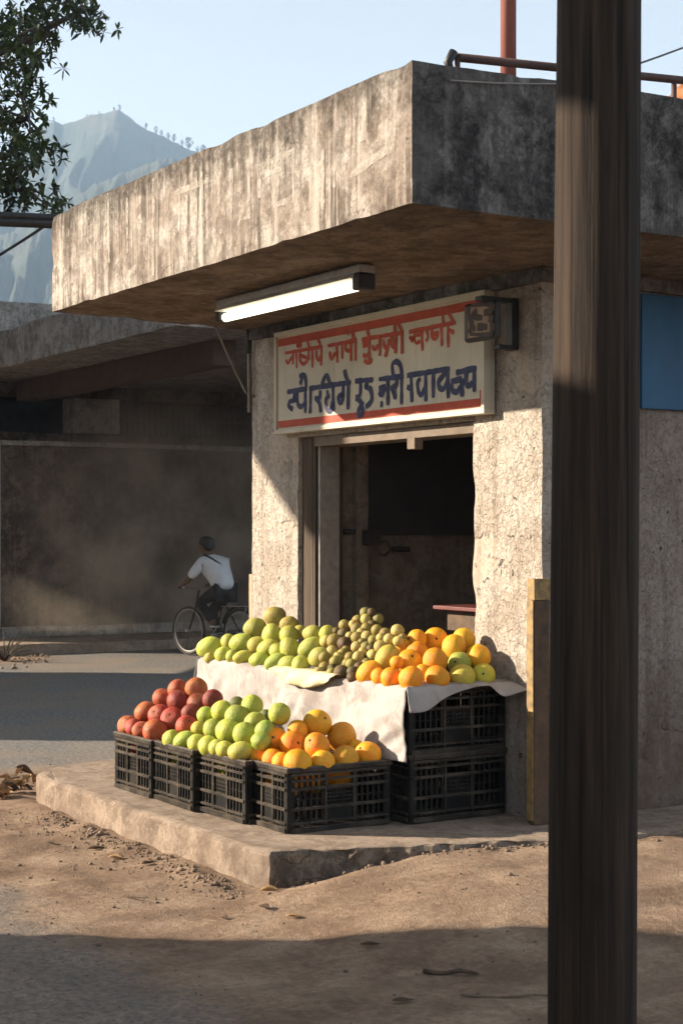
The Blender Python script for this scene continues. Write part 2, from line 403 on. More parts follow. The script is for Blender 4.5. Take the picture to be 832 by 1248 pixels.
# ------------------------------------------------------------------ setting: ground
def axis_steps(lo, hi, step, far, grow=1.33):
    a = [lo + (hi - lo) * i / round((hi - lo) / step) for i in range(round((hi - lo) / step) + 1)]
    s = step
    up = hi; dn = lo; A = []; B = []
    while up < far: s *= grow; up += s; A.append(up)
    s = step
    while dn > -far: s *= grow; dn -= s; B.append(dn)
    return list(reversed(B)) + a + A
def smooth(a, lo, hi):
    t = min(1, max(0, (a - lo) / (hi - lo))); return t * t * (3 - 2 * t)
def gz(x, y):
    # dirt heaped against the right side of the platform and along its foot
    z = 0.
    ramp = smooth(x, -.12, .32) * smooth(y, -2.2, -.75) * (1 - smooth(x, .8, 2.6))
    z += .165 * ramp
    if x < .1: z += .028 * math.exp(-((y + 1.68) / .16) ** 2) * smooth(x, -3.4, -2.9) * (1 - smooth(x, -.3, .1)) * (1 + .8 * noise.noise(Vector((x * 5, y * 5, 0))))
    near = 1 - smooth(math.hypot(x, y), 8, 30)
    dirt = smooth(y, -3.2, -2.4) * smooth(x, -4.6, -3.9)
    z += near * (.012 * noise.noise(Vector((x * 1.1, y * 1.1, 3))) + (.004 + .008 * dirt) * noise.noise(Vector((x * 5, y * 5, 1))) + .0035 * dirt * noise.noise(Vector((x * 17, y * 17, 1))))
    return z
xs = axis_steps(-4.6, 3.6, .035, 1350); ys = axis_steps(-4.0, 1.4, .035, 1350)
g = MB(); n = len(ys)
g.add([(x, y, gz(x, y)) for x in xs for y in ys], [(i * n + j, (i + 1) * n + j, (i + 1) * n + j + 1, i * n + j + 1) for i in range(len(xs) - 1) for j in range(n - 1)], 0, True)
tag(g.build('ground', M['ground']), kind='structure')

# mountains: a range 900 m off behind the left of the shop, with spurs running down
prof = [(-2600, 250), (-1500, 200), (-900, 175), (-500, 190), (-250, 170), (-120, 250), (-60, 225), (0, 190), (50, 152), (66, 145), (76, 149), (100, 143), (118, 137), (145, 133), (158, 140), (168, 149), (185, 158), (205, 167), (230, 179), (255, 190), (330, 215), (480, 260), (800, 330), (1300, 300), (2000, 350), (3200, 420)]
def skyline(px):
    for (a, ya), (b, yb) in zip(prof, prof[1:]):
        if a <= px <= b: return ya + (yb - ya) * (px - a) / (b - a)
    return 400
prof2 = [(-2600, 420), (-900, 390), (-300, 345), (0, 285), (60, 250), (110, 224), (150, 207), (190, 192), (230, 190), (300, 205), (600, 290), (1500, 400), (3200, 460)]
def interp(pr, px):
    for (a, ya), (b, yb) in zip(pr, pr[1:]):
        if a <= px <= b: return ya + (yb - ya) * (px - a) / (b - a)
    return 400
h = MB(); NL = 200; ND = 110
cols_ = [-1500 + 3600 * (i / NL) for i in range(NL + 1)]
cols_ = sorted(set(cols_ + [(-60 + 2.5 * i) for i in range(150)]))
for px in cols_:
    la = (px - 416) / 2000
    top = (646 - skyline(px)) / 2000 * 900
    top2 = (646 - interp(prof2, px)) / 2000 * 640
    for j in range(ND + 1):
        d = 380 + 900 * j / ND
        t_ = (d - 380) / 520
        f = t_ ** 1.25 if t_ < 1 else 1 - smooth(t_, 1.0, 1.75)
        w = noise.noise(Vector((px / 200, d / 170, 9))) * .9
        fold = noise.ridged_multi_fractal(Vector((px / 95 + w + d / 500, d / 520 + w * .4, 2.7)), 1.1, 2.1, 6, 1.0, 1.6) - 1.0
        room = max(0, (.42 + .58 * t_) - f) * top if t_ < 1 else 12
        fold = fold * 30 * min(1, abs(t_ - 1) * 3) * min(1, t_ * 3)
        z1 = top * f + (min(fold, room * .9) if fold > 0 else fold) + noise.noise(Vector((px * .06, d * .06, 0))) * 1.3 * f + noise.noise(Vector((px * .31, d * .13, 3))) * 1.8 * f * min(1, abs(t_ - 1) * 6 + .25)
        u2 = (d - 640) / 190
        f2 = (1 - smooth(abs(u2), 0, 1.25)) if u2 > 0 else max(0, 1 + u2 * .62) ** 1.15
        fold2 = noise.ridged_multi_fractal(Vector((px / 70 - d / 300 + w, d / 420, 5.2)), .9, 2.1, 6, 1.0, 2.0) - 1.15
        z2 = top2 * f2 + fold2 * 22 * min(1, abs(u2) * 3) * f2 + noise.noise(Vector((px * .08, d * .08, 5))) * 1.2 + noise.noise(Vector((px * .33, d * .14, 8))) * 1.6 * f2
        z = max(z1, z2) if abs(z1 - z2) > 8 else max(z1, z2) + (8 - abs(z1 - z2)) * .12
        p = CAM + (FW + RT * la) * d
        h.v.append((p.x, p.y, max(-1.5, z + 1.7 * f)))
m_ = ND + 1
for i in range(len(cols_) - 1):
    for j in range(ND):
        h.f.append((i * m_ + j, (i + 1) * m_ + j, (i + 1) * m_ + j + 1, i * m_ + j + 1)); h.mi.append(0); h.sm.append(True)
tag(h.build('mountains', M['hill']), kind='structure')
# trees on the skyline
def tiny_tree(name, par_label, group, loc, ht):
    t = thing(name, par_label, 'tree', loc, group)
    tr = MB().tube([(0, 0, -1), (0.2, 0, ht * .45)], [.35, .2], 6); tr.build('trunk', M['bark'], t)
    c = MB()
    for k in range(70):
        a = random.random() * 6.28; rr = random.random() ** .5 * ht * .4; zz = ht * (.05 + .9 * random.random())
        rr *= 1.1 - abs(zz / ht - .5) * 1.5
        o = Vector((math.cos(a) * rr, math.sin(a) * rr, zz))
        e1 = Vector((random.gauss(0, 1), random.gauss(0, 1), random.gauss(0, 1))).normalized() * ht * .1; e2 = e1.orthogonal().normalized() * ht * .08
        c.add([o - e1, o + e2, o + e1, o - e2], [(0, 1, 2, 3)])
    c.build('crown', M['leaf'], t)
for px, dy, ht in ((139, -1, 3), (146, 0, 4.2), (121, 1, 1.8), (66, 1, 2.4), (190, 2, 4.5), (197, 2, 3.8), (205, 2, 4), (212, 2, 5), (222, 2, 3.5), (230, 2, 8), (241, 2, 4), (248, 2, 7), (254, 2, 5), (106, 1, 2.2), (178, 2, 3.6)):
    p = CAM + (FW + RT * ((px - 416) / 2000)) * 900
    p.z = (646 - skyline(px)) / 2000 * 900 + 1.2
    tiny_tree('ridge_tree', 'tiny hazy tree standing on the far mountain ridge', 'trees along the mountain ridge', p, ht * .75)

# ------------------------------------------------------------------ platform
plat = [(-3.32, .0), (-3.36, -.55), (-3.31, -1.0), (-3.2, -1.38), (-3.0, -1.6), (-2.74, -1.66), (-2.2, -1.655), (-1.5, -1.66), (-.8, -1.64), (-.2, -1.635), (-.03, -1.6), (.06, -1.38), (.2, -1.02), (.32, -.66), (.43, -.3), (.5, .05), (.56, .5), (.6, 3.9), (-3.2, 3.9)]
def resample(poly, st):
    out = []
    for i in range(len(poly)):
        a = Vector((*poly[i], 0)); b = Vector((*poly[(i + 1) % len(poly)], 0)); k = max(1, int((b - a).length / st))
        out += [a.lerp(b, j / k) for j in range(k)]
    return out
pr = resample(plat, .05); cx, cy = -1.4, .6
pm = MB()
rings = []
for inset, z in ((.0, -.12), (.0, .06), (.004, .12), (.003, .168), (.018, .188), (.045, .193)):
    ring = []
    for i, p in enumerate(pr):
        d = Vector((cx - p.x, cy - p.y, 0)).normalized()
        wob = noise.noise(Vector((p.x * 2.2, p.y * 2.2, z * 3))) * .014 + noise.noise(Vector((p.x * 9, p.y * 9, z * 20))) * .008
        broken = smooth(p.x, -.06, .02) * (1 - smooth(p.y, -.5, -.2))
        wob += broken * abs(noise.noise(Vector((p.x * 14, p.y * 14, z * 30)))) * .07 * (z < .19)
        chipz = max(0, noise.noise(Vector((p.x * 3.3, p.y * 3.3, 7))) - .12) * .035 if z > .16 else 0
        ring.append(p + d * (inset + wob + chipz) + UP * (z - chipz * .8))
    rings.append(ring)
N = len(pr)
for r in rings: pm.v += [tuple(v) for v in r]
for k in range(len(rings) - 1):
    for i in range(N):
        j = (i + 1) % N
        pm.f.append((k * N + i, k * N + j, (k + 1) * N + j, (k + 1) * N + i)); pm.sm.append(False)
        mid = pr[i]; pm.mi.append(2 if (mid.x > -.07 and mid.y < .1 and k < 4) else (1 if k < 4 else 0))
pm.f.append(tuple((len(rings) - 1) * N + i for i in range(N))); pm.mi.append(0); pm.sm.append(False)
po = pm.build('platform', [M['platform'], M['plateside'], M['broken']])
tag(po, 'raised concrete platform with chipped edges under the fruit crates', 'platform')
# paved step beside the shop
st = MB().rough(.66, 2.6, .62, 2.2, -.1, .075, .12, .005, 4, 3., chip=.02)
tag(st.build('paving_slab', M['mold_and_shade']), 'grey paving slab on the ground beside the shaded side wall', 'paving')
kb = MB()
kb.rough(1.0, 3.2, .06, .16, -.1, .035, .06, .008, 5, 5., chip=.03)
tag(kb.build('kerb', M['platform']), kind='structure')

# ------------------------------------------------------------------ the shop
shop = thing('fruit_shop', 'concrete fruit shop with wide flat canopy and roughcast walls', 'shop', (0, 0, 0))
fw = MB()
fw.rough(-3.13, -2.51, 0, .25, .15, 3.07, .06, .006, 6, 1.)
fw.rough(-2.51, -.6, 0, .25, 2.3, 3.07, .08, .004, 6, 1.)
fw.rough(-.6, 0, 0, .25, .15, 3.07, .06, .006, 6, 1., chip=.02)
fw.build('front_wall', M['plaster'], shop, weld=True)
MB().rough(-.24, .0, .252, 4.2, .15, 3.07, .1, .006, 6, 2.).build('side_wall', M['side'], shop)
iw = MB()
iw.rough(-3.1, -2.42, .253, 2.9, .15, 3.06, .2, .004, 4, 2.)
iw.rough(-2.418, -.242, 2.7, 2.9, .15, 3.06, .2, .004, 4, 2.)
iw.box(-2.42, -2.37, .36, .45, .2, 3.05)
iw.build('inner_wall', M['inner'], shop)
jb = MB().box(-2.508, -2.345, .03, .24, .19, 2.298)
jb.build('door_jamb', M['jamb'], shop, bevel=.004)
MB().box(-2.343, -2.322, .05, .2, .19, 2.296).build('door_frame', M['alu'], shop, bevel=.002)
MB().box(-2.34, -.602, .02, .22, 2.235, 2.297).box(-1.25, -1.17, .0, .06, 2.17, 2.236).build('lintel_beam', M['lintel'], shop, bevel=.004)
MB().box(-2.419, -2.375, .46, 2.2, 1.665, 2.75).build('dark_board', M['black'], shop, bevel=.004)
MB().tube([(-2.39, .27, 1.69), (-2.39, .46, 1.69)], .017, 8).box(-2.418, -2.32, .40, .52, 1.60, 1.70).tube([(-2.35, .50, 1.62), (-2.33, .57, 1.63), (-2.33, .60, 1.57), (-2.33, .55, 1.53), (-2.33, .5, 1.55)], .009, 6).tube([(-2.36, .45, 1.68), (-2.36, .45, 1.78)], .009, 6).build('wall_bracket', M['blackmetal'], shop)
MB().box(-2.418, -2.39, .66, .80, 1.555, 1.59).build('wall_handle', M['blackmetal'], shop, bevel=.008)
# canopy slab with skewed left end
cp = MB()
def canopy():
    NX = 60; x1 = 1.035
    x0f, x0b = -2.957, -3.17
    def P(u, v, w):
        y = -1.515 + v * 5.7; x0 = x0f + (x0b - x0f) * min(1, (y + 1.515) / 1.515) if y < 0 else x0b
        x = x0 + (x1 - x0) * u
        z = 3.06 + w * (.60 + .045 * smooth(y, -1.5, 0))
        p = Vector((x, y, z))
        e = sum((u in (0, 1), v in (0, 1), w in (0, 1)))
        d = noise.noise_vector(p * 2.2) * .004 + noise.noise_vector(p * 9) * .003
        if e >= 2:
            c = max(0, noise.noise(p * 6.1) - .25) * .022 + .001
            d += Vector((c if u == 0 else -c if u == 1 else 0, c if v == 0 else 0, c if w == 0 else -c if w == 1 else 0))
        return p + d
    def sheet(fn, a, b, flip, mi):
        vs = [fn(i / a, j / b) for i in range(a + 1) for j in range(b + 1)]
        fs = []
        for i in range(a):
            for j in range(b):
                k = i * (b + 1) + j; q = (k, k + b + 1, k + b + 2, k + 1); fs.append(q[::-1] if flip else q)
        cp.add(vs, fs, mi)
    sheet(lambda a, b: P(a, 0, b), 80, 14, False, 0)
    sheet(lambda a, b: P(a, 1, b), 20, 4, True, 1)
    sheet(lambda a, b: P(0, a, b), 80, 14, True, 0)
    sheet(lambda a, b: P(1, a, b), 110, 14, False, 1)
    sheet(lambda a, b: P(a, b, 0), 60, 80, True, 2)
    sheet(lambda a, b: P(a, b, 1), 60, 80, False, 1)
canopy()
cp.build('canopy', [M['fascia'], M['mold_and_shade'], M['soffit']], shop, weld=True)
# dark moulding where wall meets soffit
mo = MB().rough(-3.11, .045, -.045, -.004, 2.985, 3.058, .1, .006, 7, 4.).rough(.004, .045, -.004, 4, 2.985, 3.058, .1, .006, 7, 4.)
mo.build('cornice_strip', M['mold_and_shade'], shop)
# faded lettering on the fascia
def ribbon(mb, pts, w, to3, nrm, smoothit=True, jitter=0.):
    pts = [Vector(p) for p in pts]
    if smoothit and len(pts) > 2:
        q = []
        for i in range(len(pts) - 1):
            p0, p1, p2, p3 = pts[max(i - 1, 0)], pts[i], pts[i + 1], pts[min(i + 2, len(pts) - 1)]
            for k in range(5):
                t = k / 5
                q.append(.5 * ((2 * p1) + (p2 - p0) * t + (2 * p0 - 5 * p1 + 4 * p2 - p3) * t * t + (3 * p1 - p0 - 3 * p2 + p3) * t ** 3))
        pts = q + [pts[-1]]
    P3 = [to3(p) for p in pts]
    if len(P3) == 2: P3 = [to3(pts[0].lerp(pts[1], k / 12)) for k in range(13)]
    vs = []
    for i, p in enumerate(P3):
        t = (P3[min(i + 1, len(P3) - 1)] - P3[max(i - 1, 0)]).normalized(); s = t.cross(nrm).normalized()
        ww = w * (1 + jitter * noise.noise(p * 30)) * (.8 if i in (0, len(P3) - 1) else 1)
        vs += [p + s * ww * .5, p - s * ww * .5]
    mb.add(vs, [(2 * i, 2 * i + 1, 2 * i + 3, 2 * i + 2) for i in range(len(P3) - 1)])
def mk_ghost():
    t = NT('faded_lettering'); v = t.coord(); n = t.noise(v, 11, 7, .75)
    b = t.n('ShaderNodeBsdfPrincipled'); b.inputs['Base Color'].default_value = (.47, .42, .36, 1); b.inputs['Roughness'].default_value = .95
    tr = t.n('ShaderNodeBsdfTransparent'); mx = t.n('ShaderNodeMixShader')
    t.l(t.ramp(n, [(.40, .05), (.56, .62)]), mx.inputs[0]); t.l(tr.outputs[0], mx.inputs[1]); t.l(b.outputs[0], mx.inputs[2]); t.l(mx.outputs[0], t.out.inputs[0])
    return t.m
k = 0; ghm = mk_ghost()
for s_ in ([(345,135),(450,85),(450,245)], [(390,145),(390,250),(430,240)], [(345,140),(345,230)], [(85,215),(215,165)], [(150,150),(150,300)], [(168,150),(168,290)], [(258,140),(258,300)], [(220,160),(220,250)], [(312,150),(312,290),(285,295)], [(20,170),(20,470)], [(615,170),(740,80)], [(635,170),(635,250)], [(690,110),(755,80),(760,20)], [(650,50),(680,40)], [(540,80),(540,280)], [(-120,215),(-115,430)], [(-60,230),(-60,400)], [(100,215),(100,330)], [(365,160),(415,140),(385,120)], [(580,110),(575,200)]):
    k += 1
    def onfascia(p):
        q = onY(180 + p.x / 2.521, 150 + p.y / 2.521, -1.515)
        q.y += (noise.noise_vector(q * 2.2) * .004 + noise.noise_vector(q * 9) * .003).y - .0022 - .0001 * k
        return q
    gh = MB(); ribbon(gh, [(a, b) for a, b in s_], .034 if k < 12 else .028, onfascia, Vector((0, -1, 0)), False, .5)
    gh.build('faded_stroke', ghm, shop)

# ------------------------------------------------------------------ main sign board
sg = thing('sign_board', 'long white sign board hand painted in red and navy script over the doorway', 'sign', (-1.5, 0, 2.66))
def rel(mb, o):
    L = o.location; mb.v = [(a - L.x, b - L.y, c - L.z) for a, b, c in mb.v]; return mb
SX0, SX1, SZ0, SZ1, SYF = -2.68, -.385, 2.325, 2.99, -.072
rel(MB().box(SX0 + .02, SX1 - .02, SYF, -.02, SZ0 + .02, SZ1 - .02), sg).build('panel', M['sign'], sg)
fr = MB()
fr.box(SX0, SX1, SYF - .014, -.012, SZ0, SZ0 + .03).box(SX0, SX1, SYF - .014, -.012, SZ1 - .03, SZ1)
fr.box(SX0, SX0 + .03, SYF - .014, -.012, SZ0 + .03, SZ1 - .03).box(SX1 - .03, SX1, SYF - .014, -.012, SZ0 + .03, SZ1 - .03)
rel(fr, sg).build('frame', M['sign'], sg, bevel=.004)
rel(MB().box(SX0 + .04, SX1 - .04, SYF - .003, SYF - .001, SZ0 + .04, SZ0 + .085).box(SX0 + .04, SX1 - .04, SYF - .003, SYF - .001, SZ1 - .095, SZ1 - .045).box(SX1 - .055, SX1 - .035, SYF - .0035, SYF - .001, SZ0 + .086, SZ0 + .13), sg).build('border_stripe', M['redpaint'], sg)
Z1 = lambda p: (335 + p[0] / 6.4, 370 + p[1] / 6.4)
Z2 = lambda p: (430 + p[0] / 4.894, 350 + p[1] / 4.894)
Z3 = lambda p: (335 + p[0] / 6.4, 440 + p[1] / 6.4)
Z4 = lambda p: (450 + p[0] / 5.547, 425 + p[1] / 5.547)
red = [(Z1, [[(78,387),(370,335)], [(85,437),(102,465),(120,435),(138,420)], [(143,380),(140,475)], [(166,375),(170,505)], [(195,370),(193,435),(215,470),(245,455),(262,420)], [(198,405),(255,425)], [(262,350),(262,440)], [(290,350),(292,500)], [(200,345),(205,290),(230,268),(255,300),(266,345)], [(165,325),(190,330)], [(320,360),(325,420),(345,440),(356,400)], [(360,345),(358,485)], [(330,278),(345,300),(352,340)],
      [(410,330),(635,285)], [(425,375),(440,432),(468,380)], [(478,325),(485,460)], [(520,312),(522,430)], [(555,310),(545,350),(575,370),(590,330)], [(590,300),(590,450)], [(625,285),(625,445)], [(575,245),(570,215),(590,208),(606,240),(614,290)]]),
  (Z2, [[(52,312),(300,270)], [(78,238),(95,300)], [(55,332),(92,325)], [(58,352),(95,342)], [(95,300),(95,450)], [(58,400),(75,412),(95,390)], [(65,435),(90,452),(112,430)], [(115,345),(125,372),(152,345)], [(158,295),(158,410)], [(180,308),(185,350),(205,360),(211,308)], [(205,358),(190,415)], [(228,290),(228,340),(240,360),(252,350)], [(225,330),(255,345)], [(252,280),(252,395)], [(288,270),(290,398)], [(250,275),(247,225),(262,213),(280,240),(289,270)],
      [(333,267),(607,210)], [(333,300),(357,310),(343,322)], [(360,290),(385,285),(405,280)], [(360,290),(375,332),(402,320)], [(410,255),(413,380)], [(440,255),(445,300),(433,322)], [(470,245),(470,290),(490,310),(506,280)], [(473,285),(510,270)], [(525,230),(528,352)], [(565,225),(567,360)], [(565,250),(602,272)], [(540,220),(534,165),(552,143),(575,165),(597,210)]])]
blu = [(Z3, [[(95,242),(250,215)], [(265,215),(590,165)], [(150,240),(145,300),(115,320),(105,350),(140,378)], [(105,320),(165,300)], [(172,235),(176,330),(200,356),(234,330)], [(235,215),(235,405)], [(193,182),(205,155),(215,112)], [(188,120),(230,113),(242,200)], [(277,215),(272,410)], [(352,230),(345,290),(308,290)], [(320,290),(345,330),(356,402)], [(425,270),(395,300),(400,370),(430,385),(450,310)], [(450,200),(452,392)], [(398,245),(414,245)], [(362,187),(385,130),(405,118),(427,182)], [(530,190),(525,300),(505,322),(490,280),(525,260)], [(570,165),(567,380)], [(540,68),(550,120),(569,165)],
      [(622,157),(762,145)], [(665,170),(660,260),(628,290)], [(628,285),(665,320),(688,345)], [(682,340),(650,380),(655,428),(682,410),(680,360)], [(720,160),(705,200),(740,220),(752,290),(735,330),(705,358)]]),
  (Z4, [[(62,207),(227,185)], [(62,290),(80,312),(100,275),(125,280)], [(122,200),(122,382)], [(72,375),(86,375)], [(62,270),(110,255)], [(180,195),(178,245),(138,270)], [(145,265),(165,300),(171,342)], [(217,130),(216,377)], [(160,180),(154,110),(180,88),(207,110),(218,170)],
      [(252,182),(541,135)], [(280,175),(286,362)], [(252,258),(280,270)], [(345,200),(325,230),(330,290),(350,312),(376,260)], [(378,165),(380,357)], [(430,155),(430,332)], [(520,160),(470,215),(470,260),(500,272),(526,220)], [(525,140),(530,290),(530,335)], [(530,280),(560,240)], [(550,222),(622,205)], [(555,230),(560,280),(590,292),(612,250)], [(622,200),(625,325)], [(583,163),(721,130)], [(655,150),(650,215),(665,252),(697,230)], [(705,125),(706,292)]])]
k = 0
for rows, w, mat_, nm in ((red, .025, 'redpaint', 'red_lettering'), (blu, .033, 'bluepaint', 'navy_lettering')):
    mb = MB()
    for Z, strokes in rows:
        for s_ in strokes:
            k += 1
            ribbon(mb, [Z(p) for p in s_], w, lambda p: onY(p.x, p.y, SYF - .002 - .00012 * (k % 40)), Vector((0, -1, 0)), True, .35)
    rel(mb, sg).build(nm, M[mat_], sg)

# ------------------------------------------------------------------ fluorescent lamp under the canopy
lamp = thing('tube_lamp', 'lit fluorescent tube lamp fixed under the concrete canopy', 'lamp', (-1.1, -.85, 3.0))
def lm(mb): return rel(mb, lamp)
lm(MB().box(-1.93, -.35, -.895, -.805, 3.012, 3.056)).build('housing', M['alu'], lamp, bevel=.006)
lm(MB().prism([(-1.9, -.925, 2.985), (-1.9, -.775, 2.985), (-1.9, -.80, 3.011), (-1.9, -.90, 3.011)], (1.5, 0, 0))).build('reflector', M['white'], lamp)
t = NT('lit_tube'); e = t.n('ShaderNodeEmission'); e.inputs[0].default_value = (1, .95, .70, 1); e.inputs[1].default_value = 1.15; t.l(e.outputs[0], t.out.inputs[0])
lm(MB().tube([(-1.9, -.85, 2.953), (-.42, -.85, 2.953)], .025, 14)).build('tube', t.m, lamp)
lm(MB().box(-.42, -.345, -.9, -.8, 2.925, 3.01)).build('socket', M['blackmetal'], lamp, bevel=.01)
lm(MB().box(-1.95, -1.9, -.895, -.805, 2.93, 2.999)).build('socket', M['blackmetal'], lamp, bevel=.01)

# ------------------------------------------------------------------ small hanging sign on a bracket
hs = thing('bracket_sign', 'small dark framed sign with brown script on an iron wall bracket', 'sign', tuple(onY(600, 392, -.2)))
HY = -.30
a0 = onY(564, 371, HY); a1 = onY(602, 412, HY)
hx0, hx1, hz1, hz0 = a0.x, a1.x, a0.z, a1.z
rel(MB().box(hx0, hx1, HY, HY + .05, hz0, hz1), hs).build('sign_case', M['blackmetal'], hs, bevel=.018)
rel(MB().box(hx0 + .05, hx1 - .03, HY - .006, HY + .001, hz0 + .02, hz1 - .02), hs).build('sign_face', simple('brown_sign_face', (.30, .2, .125), (.42, .29, .19), 9, .6), hs, bevel=.003)
ZZ = lambda p: (550 + p[0] / 6.93, 340 + p[1] / 6.93)
mb = MB(); k = 0
for s_, w in (([(215,270),(185,290),(180,315),(215,325),(260,325)], .03), ([(270,290),(310,275),(345,260),(355,270)], .03), ([(310,335),(350,340)], .04), ([(215,405),(300,405)], .035), ([(340,405),(365,405)], .035), ([(150,240),(140,300),(165,370),(150,460)], .03), ([(165,225),(250,215),(370,230)], .02), ([(150,465),(250,470),(345,460)], .02), ([(180,390),(190,440)], .02)):
    k += 1
    ribbon(mb, [ZZ(p) for p in s_], w, lambda p: onY(p.x, p.y, HY - .008 - .0002 * k), Vector((0, -1, 0)), True, .5)
rel(mb, hs).build('script', simple('dark_script', (.035, .014, .01), (.06, .025, .018), 12, .6), hs)
b0 = onY(623, 364, -.03); b1 = onY(623, 427, -.03); bx = b0.x
br = MB().box(bx - .03, bx + .03, -.05, -.006, b1.z, b0.z).box(bx - .028, bx + .028, HY + .051, -.051, b0.z - .026, b0.z - .002).box(bx - .028, bx + .028, -.13, -.051, b1.z + .002, b1.z + .024)
rel(br, hs).build('bracket', M['blackmetal'], hs, bevel=.003)

# ------------------------------------------------------------------ things on and round the shop
tag(MB().box(.006, .03, .66, 3.6, 2.355, 2.975).build('blue_panel', M['blue'], bevel=.004), 'blue painted board fixed high on the shaded side wall', 'board')
p0 = onZ(647, 985, .193)
ps = thing('corner_post', 'short brown post with a yellow painted edge at the shop corner', 'post', (.05, -.06, .19))
MB().box(-.027, .027, -.05, .05, 0, 1.15).build('shaft', [M['postbrown']], ps, bevel=.004)
MB().box(-.03, .03, -.053, .053, 1.152, 1.26).box(-.029, .024, -.057, -.0525, .02, 1.15).build('yellow_band', M['yellow'], ps, bevel=.003)
# roof rail, pole, wires
e0 = onX(557, 70, .86); e1 = onX(832, 98, .86)
rl = thing('roof_rail', 'brown pipe rail running along the roof edge above the dark side', 'rail', (e0.x, e0.y, 3.66))
d_ = (e1 - e0)
rm = MB().tube([e0 - d_ * .0, e1 + d_ * 1.2], .019, 10); rel(rm, rl).build('rail_pipe', M['pipe'], rl)
for f_ in (0.0, .955, 2.1):
    q = e0 + d_ * f_
    rel(MB().tube([(q.x, q.y, q.z + .003), (q.x, q.y, 3.6)], .013, 8), rl).build('stanchion', M['pipe'], rl)
rel(MB().tube([e0 + Vector((0, -.02, .02)), e0 + Vector((0, -.05, -.03)), e0 + Vector((0, -.03, -.07))], [.022, .02, .012], 8), rl).build('elbow', M['blackmetal'], rl)
rp = atd(619, 85, 9.3)
rpo = thing('red_mast', 'red oxide steel mast standing on the flat shop roof', 'mast', (rp.x, rp.y, 3.7))
MB().tube([(0, 0, 0), (0, 0, 3)], .045, 16).build('shaft', M['redpole'], rpo)
MB().box(-.1, .1, -.1, .1, -.04, .012).build('base_plate', M['rust'], rpo)
def wire(name, label, a, b, sag, r, mat_, n=16):
    a = Vector(a); b = Vector(b)
    pts = [a.lerp(b, i / n) - UP * sag * 4 * (i / n) * (1 - i / n) for i in range(n + 1)]
    return tag(MB().tube(pts, r, 6).build(name, mat_), label, 'cable')
wire('fascia_cable', 'thin pale cable slung along the shaded and stained fascia', onX(549, 98, 1.052), onX(700, 100, 1.052) + Vector((0, .3, .05)), .015, .004, M['palewire'])
wire('overhead_wire', 'thin overhead wire crossing the sky right of the wooden pole', atd(700, 103, 16), atd(1000, -20, 26), .1, .012, M['wire'])
wire('power_line', 'thin dark wire sloping below the two thick bars beside the canopy end', atd(-160, 395, 15), atd(66, 268, 13.5), .05, .012, M['wire'])
for lab, y0, y1, r in (('upper of the two thick dark bars jutting behind the canopy end', 261, 268, .03), ('lower of the two thick dark bars jutting behind the canopy end', 271, 275, .034)):
    tag(MB().tube([atd(-320, y0 - 12, 12.4), atd(120, y1, 12.2)], r, 10).build('dark_bar', M['blackmetal']), lab, 'bar', 'bars behind the canopy')
ot = onX(832, 108, -1.0)
tp = thing('orange_tarp', 'orange tarpaulin peak showing above the roof edge at the far right', 'tarpaulin', (atd(836, 100, 12.5).x, atd(836, 100, 12.5).y, 3.6))
pk = atd(838, 92, 12.5) - tp.location
tm = MB()
for k in range(9):
    a = 6.283 * k / 9
    tm.v.append((pk.x * 0 + math.cos(a) * .95, math.sin(a) * .95, .42))
tm.v.append((0, 0, pk.z))
tm.f += [(k, (k + 1) % 9, 9) for k in range(9)]; tm.mi += [0] * 9; tm.sm += [False] * 9
tm.build('cover', simple('orange_canvas', (.48, .17, .06), (.58, .24, .1), 6, .8), tp, sub=0)
for k in range(4):
    a = math.pi / 4 + k * math.pi / 2
    MB().tube([(math.cos(a) * .85, math.sin(a) * .85, .05), (math.cos(a) * .85, math.sin(a) * .85, .44)], .02, 6).build('leg', M['pipe'], tp)
dr = thing('drain_rod', 'thin pale drain pipe on the far edge of the shop front', 'pipe', (-3.12, -.03, 2.5))
MB().tube([(0, 0, .0), (0, 0, .45)], .012, 8).build('pale_pipe', M['palewire'], dr)
MB().tube([(0, -.005, .40), (0.02, -.01, .58)], .018, 8).build('pipe_elbow', M['blackmetal'], dr)
wire('stay_wire', 'slack grey wire hanging from the canopy to the drain pipe', (-3.0, -.35, 3.06), (-3.13, -.04, 2.62), .02, .007, M['palewire'])
strip = MB().rough(-3.175, -3.132, -.0, .12, .2, 1.4, .1, .003, 5, 1.)
tag(strip.build('corner_batten', simple('bare_batten', (.36, .23, .15), (.46, .31, .21), 8, .8)), 'bare wooden batten on the lower far edge of the shop front', 'batten')
# counter inside
ct = thing('counter_table', 'red edged counter table inside the dark doorway', 'table', (-1.55, .75, .19))
c0 = onX(527, 740, -1.75) ; tz = c0.z - .19
MB().box(-.2, .6, c0.y - .75, c0.y - .75 + 1.2, tz - .012, tz + .012).build('table_top', M['redtop'], ct, bevel=.004)
MB().box(-.14, .5, c0.y - .68, c0.y + .3, tz - .14, tz - .013).build('apron', M['postbrown'], ct)
for sx in (-.1, .5):
    for sy in (c0.y - .58, c0.y + .2):
        MB().box(sx - .03, sx + .03, sy - .03, sy + .03, 0, tz - .141).build('leg', M['jamb'], ct)

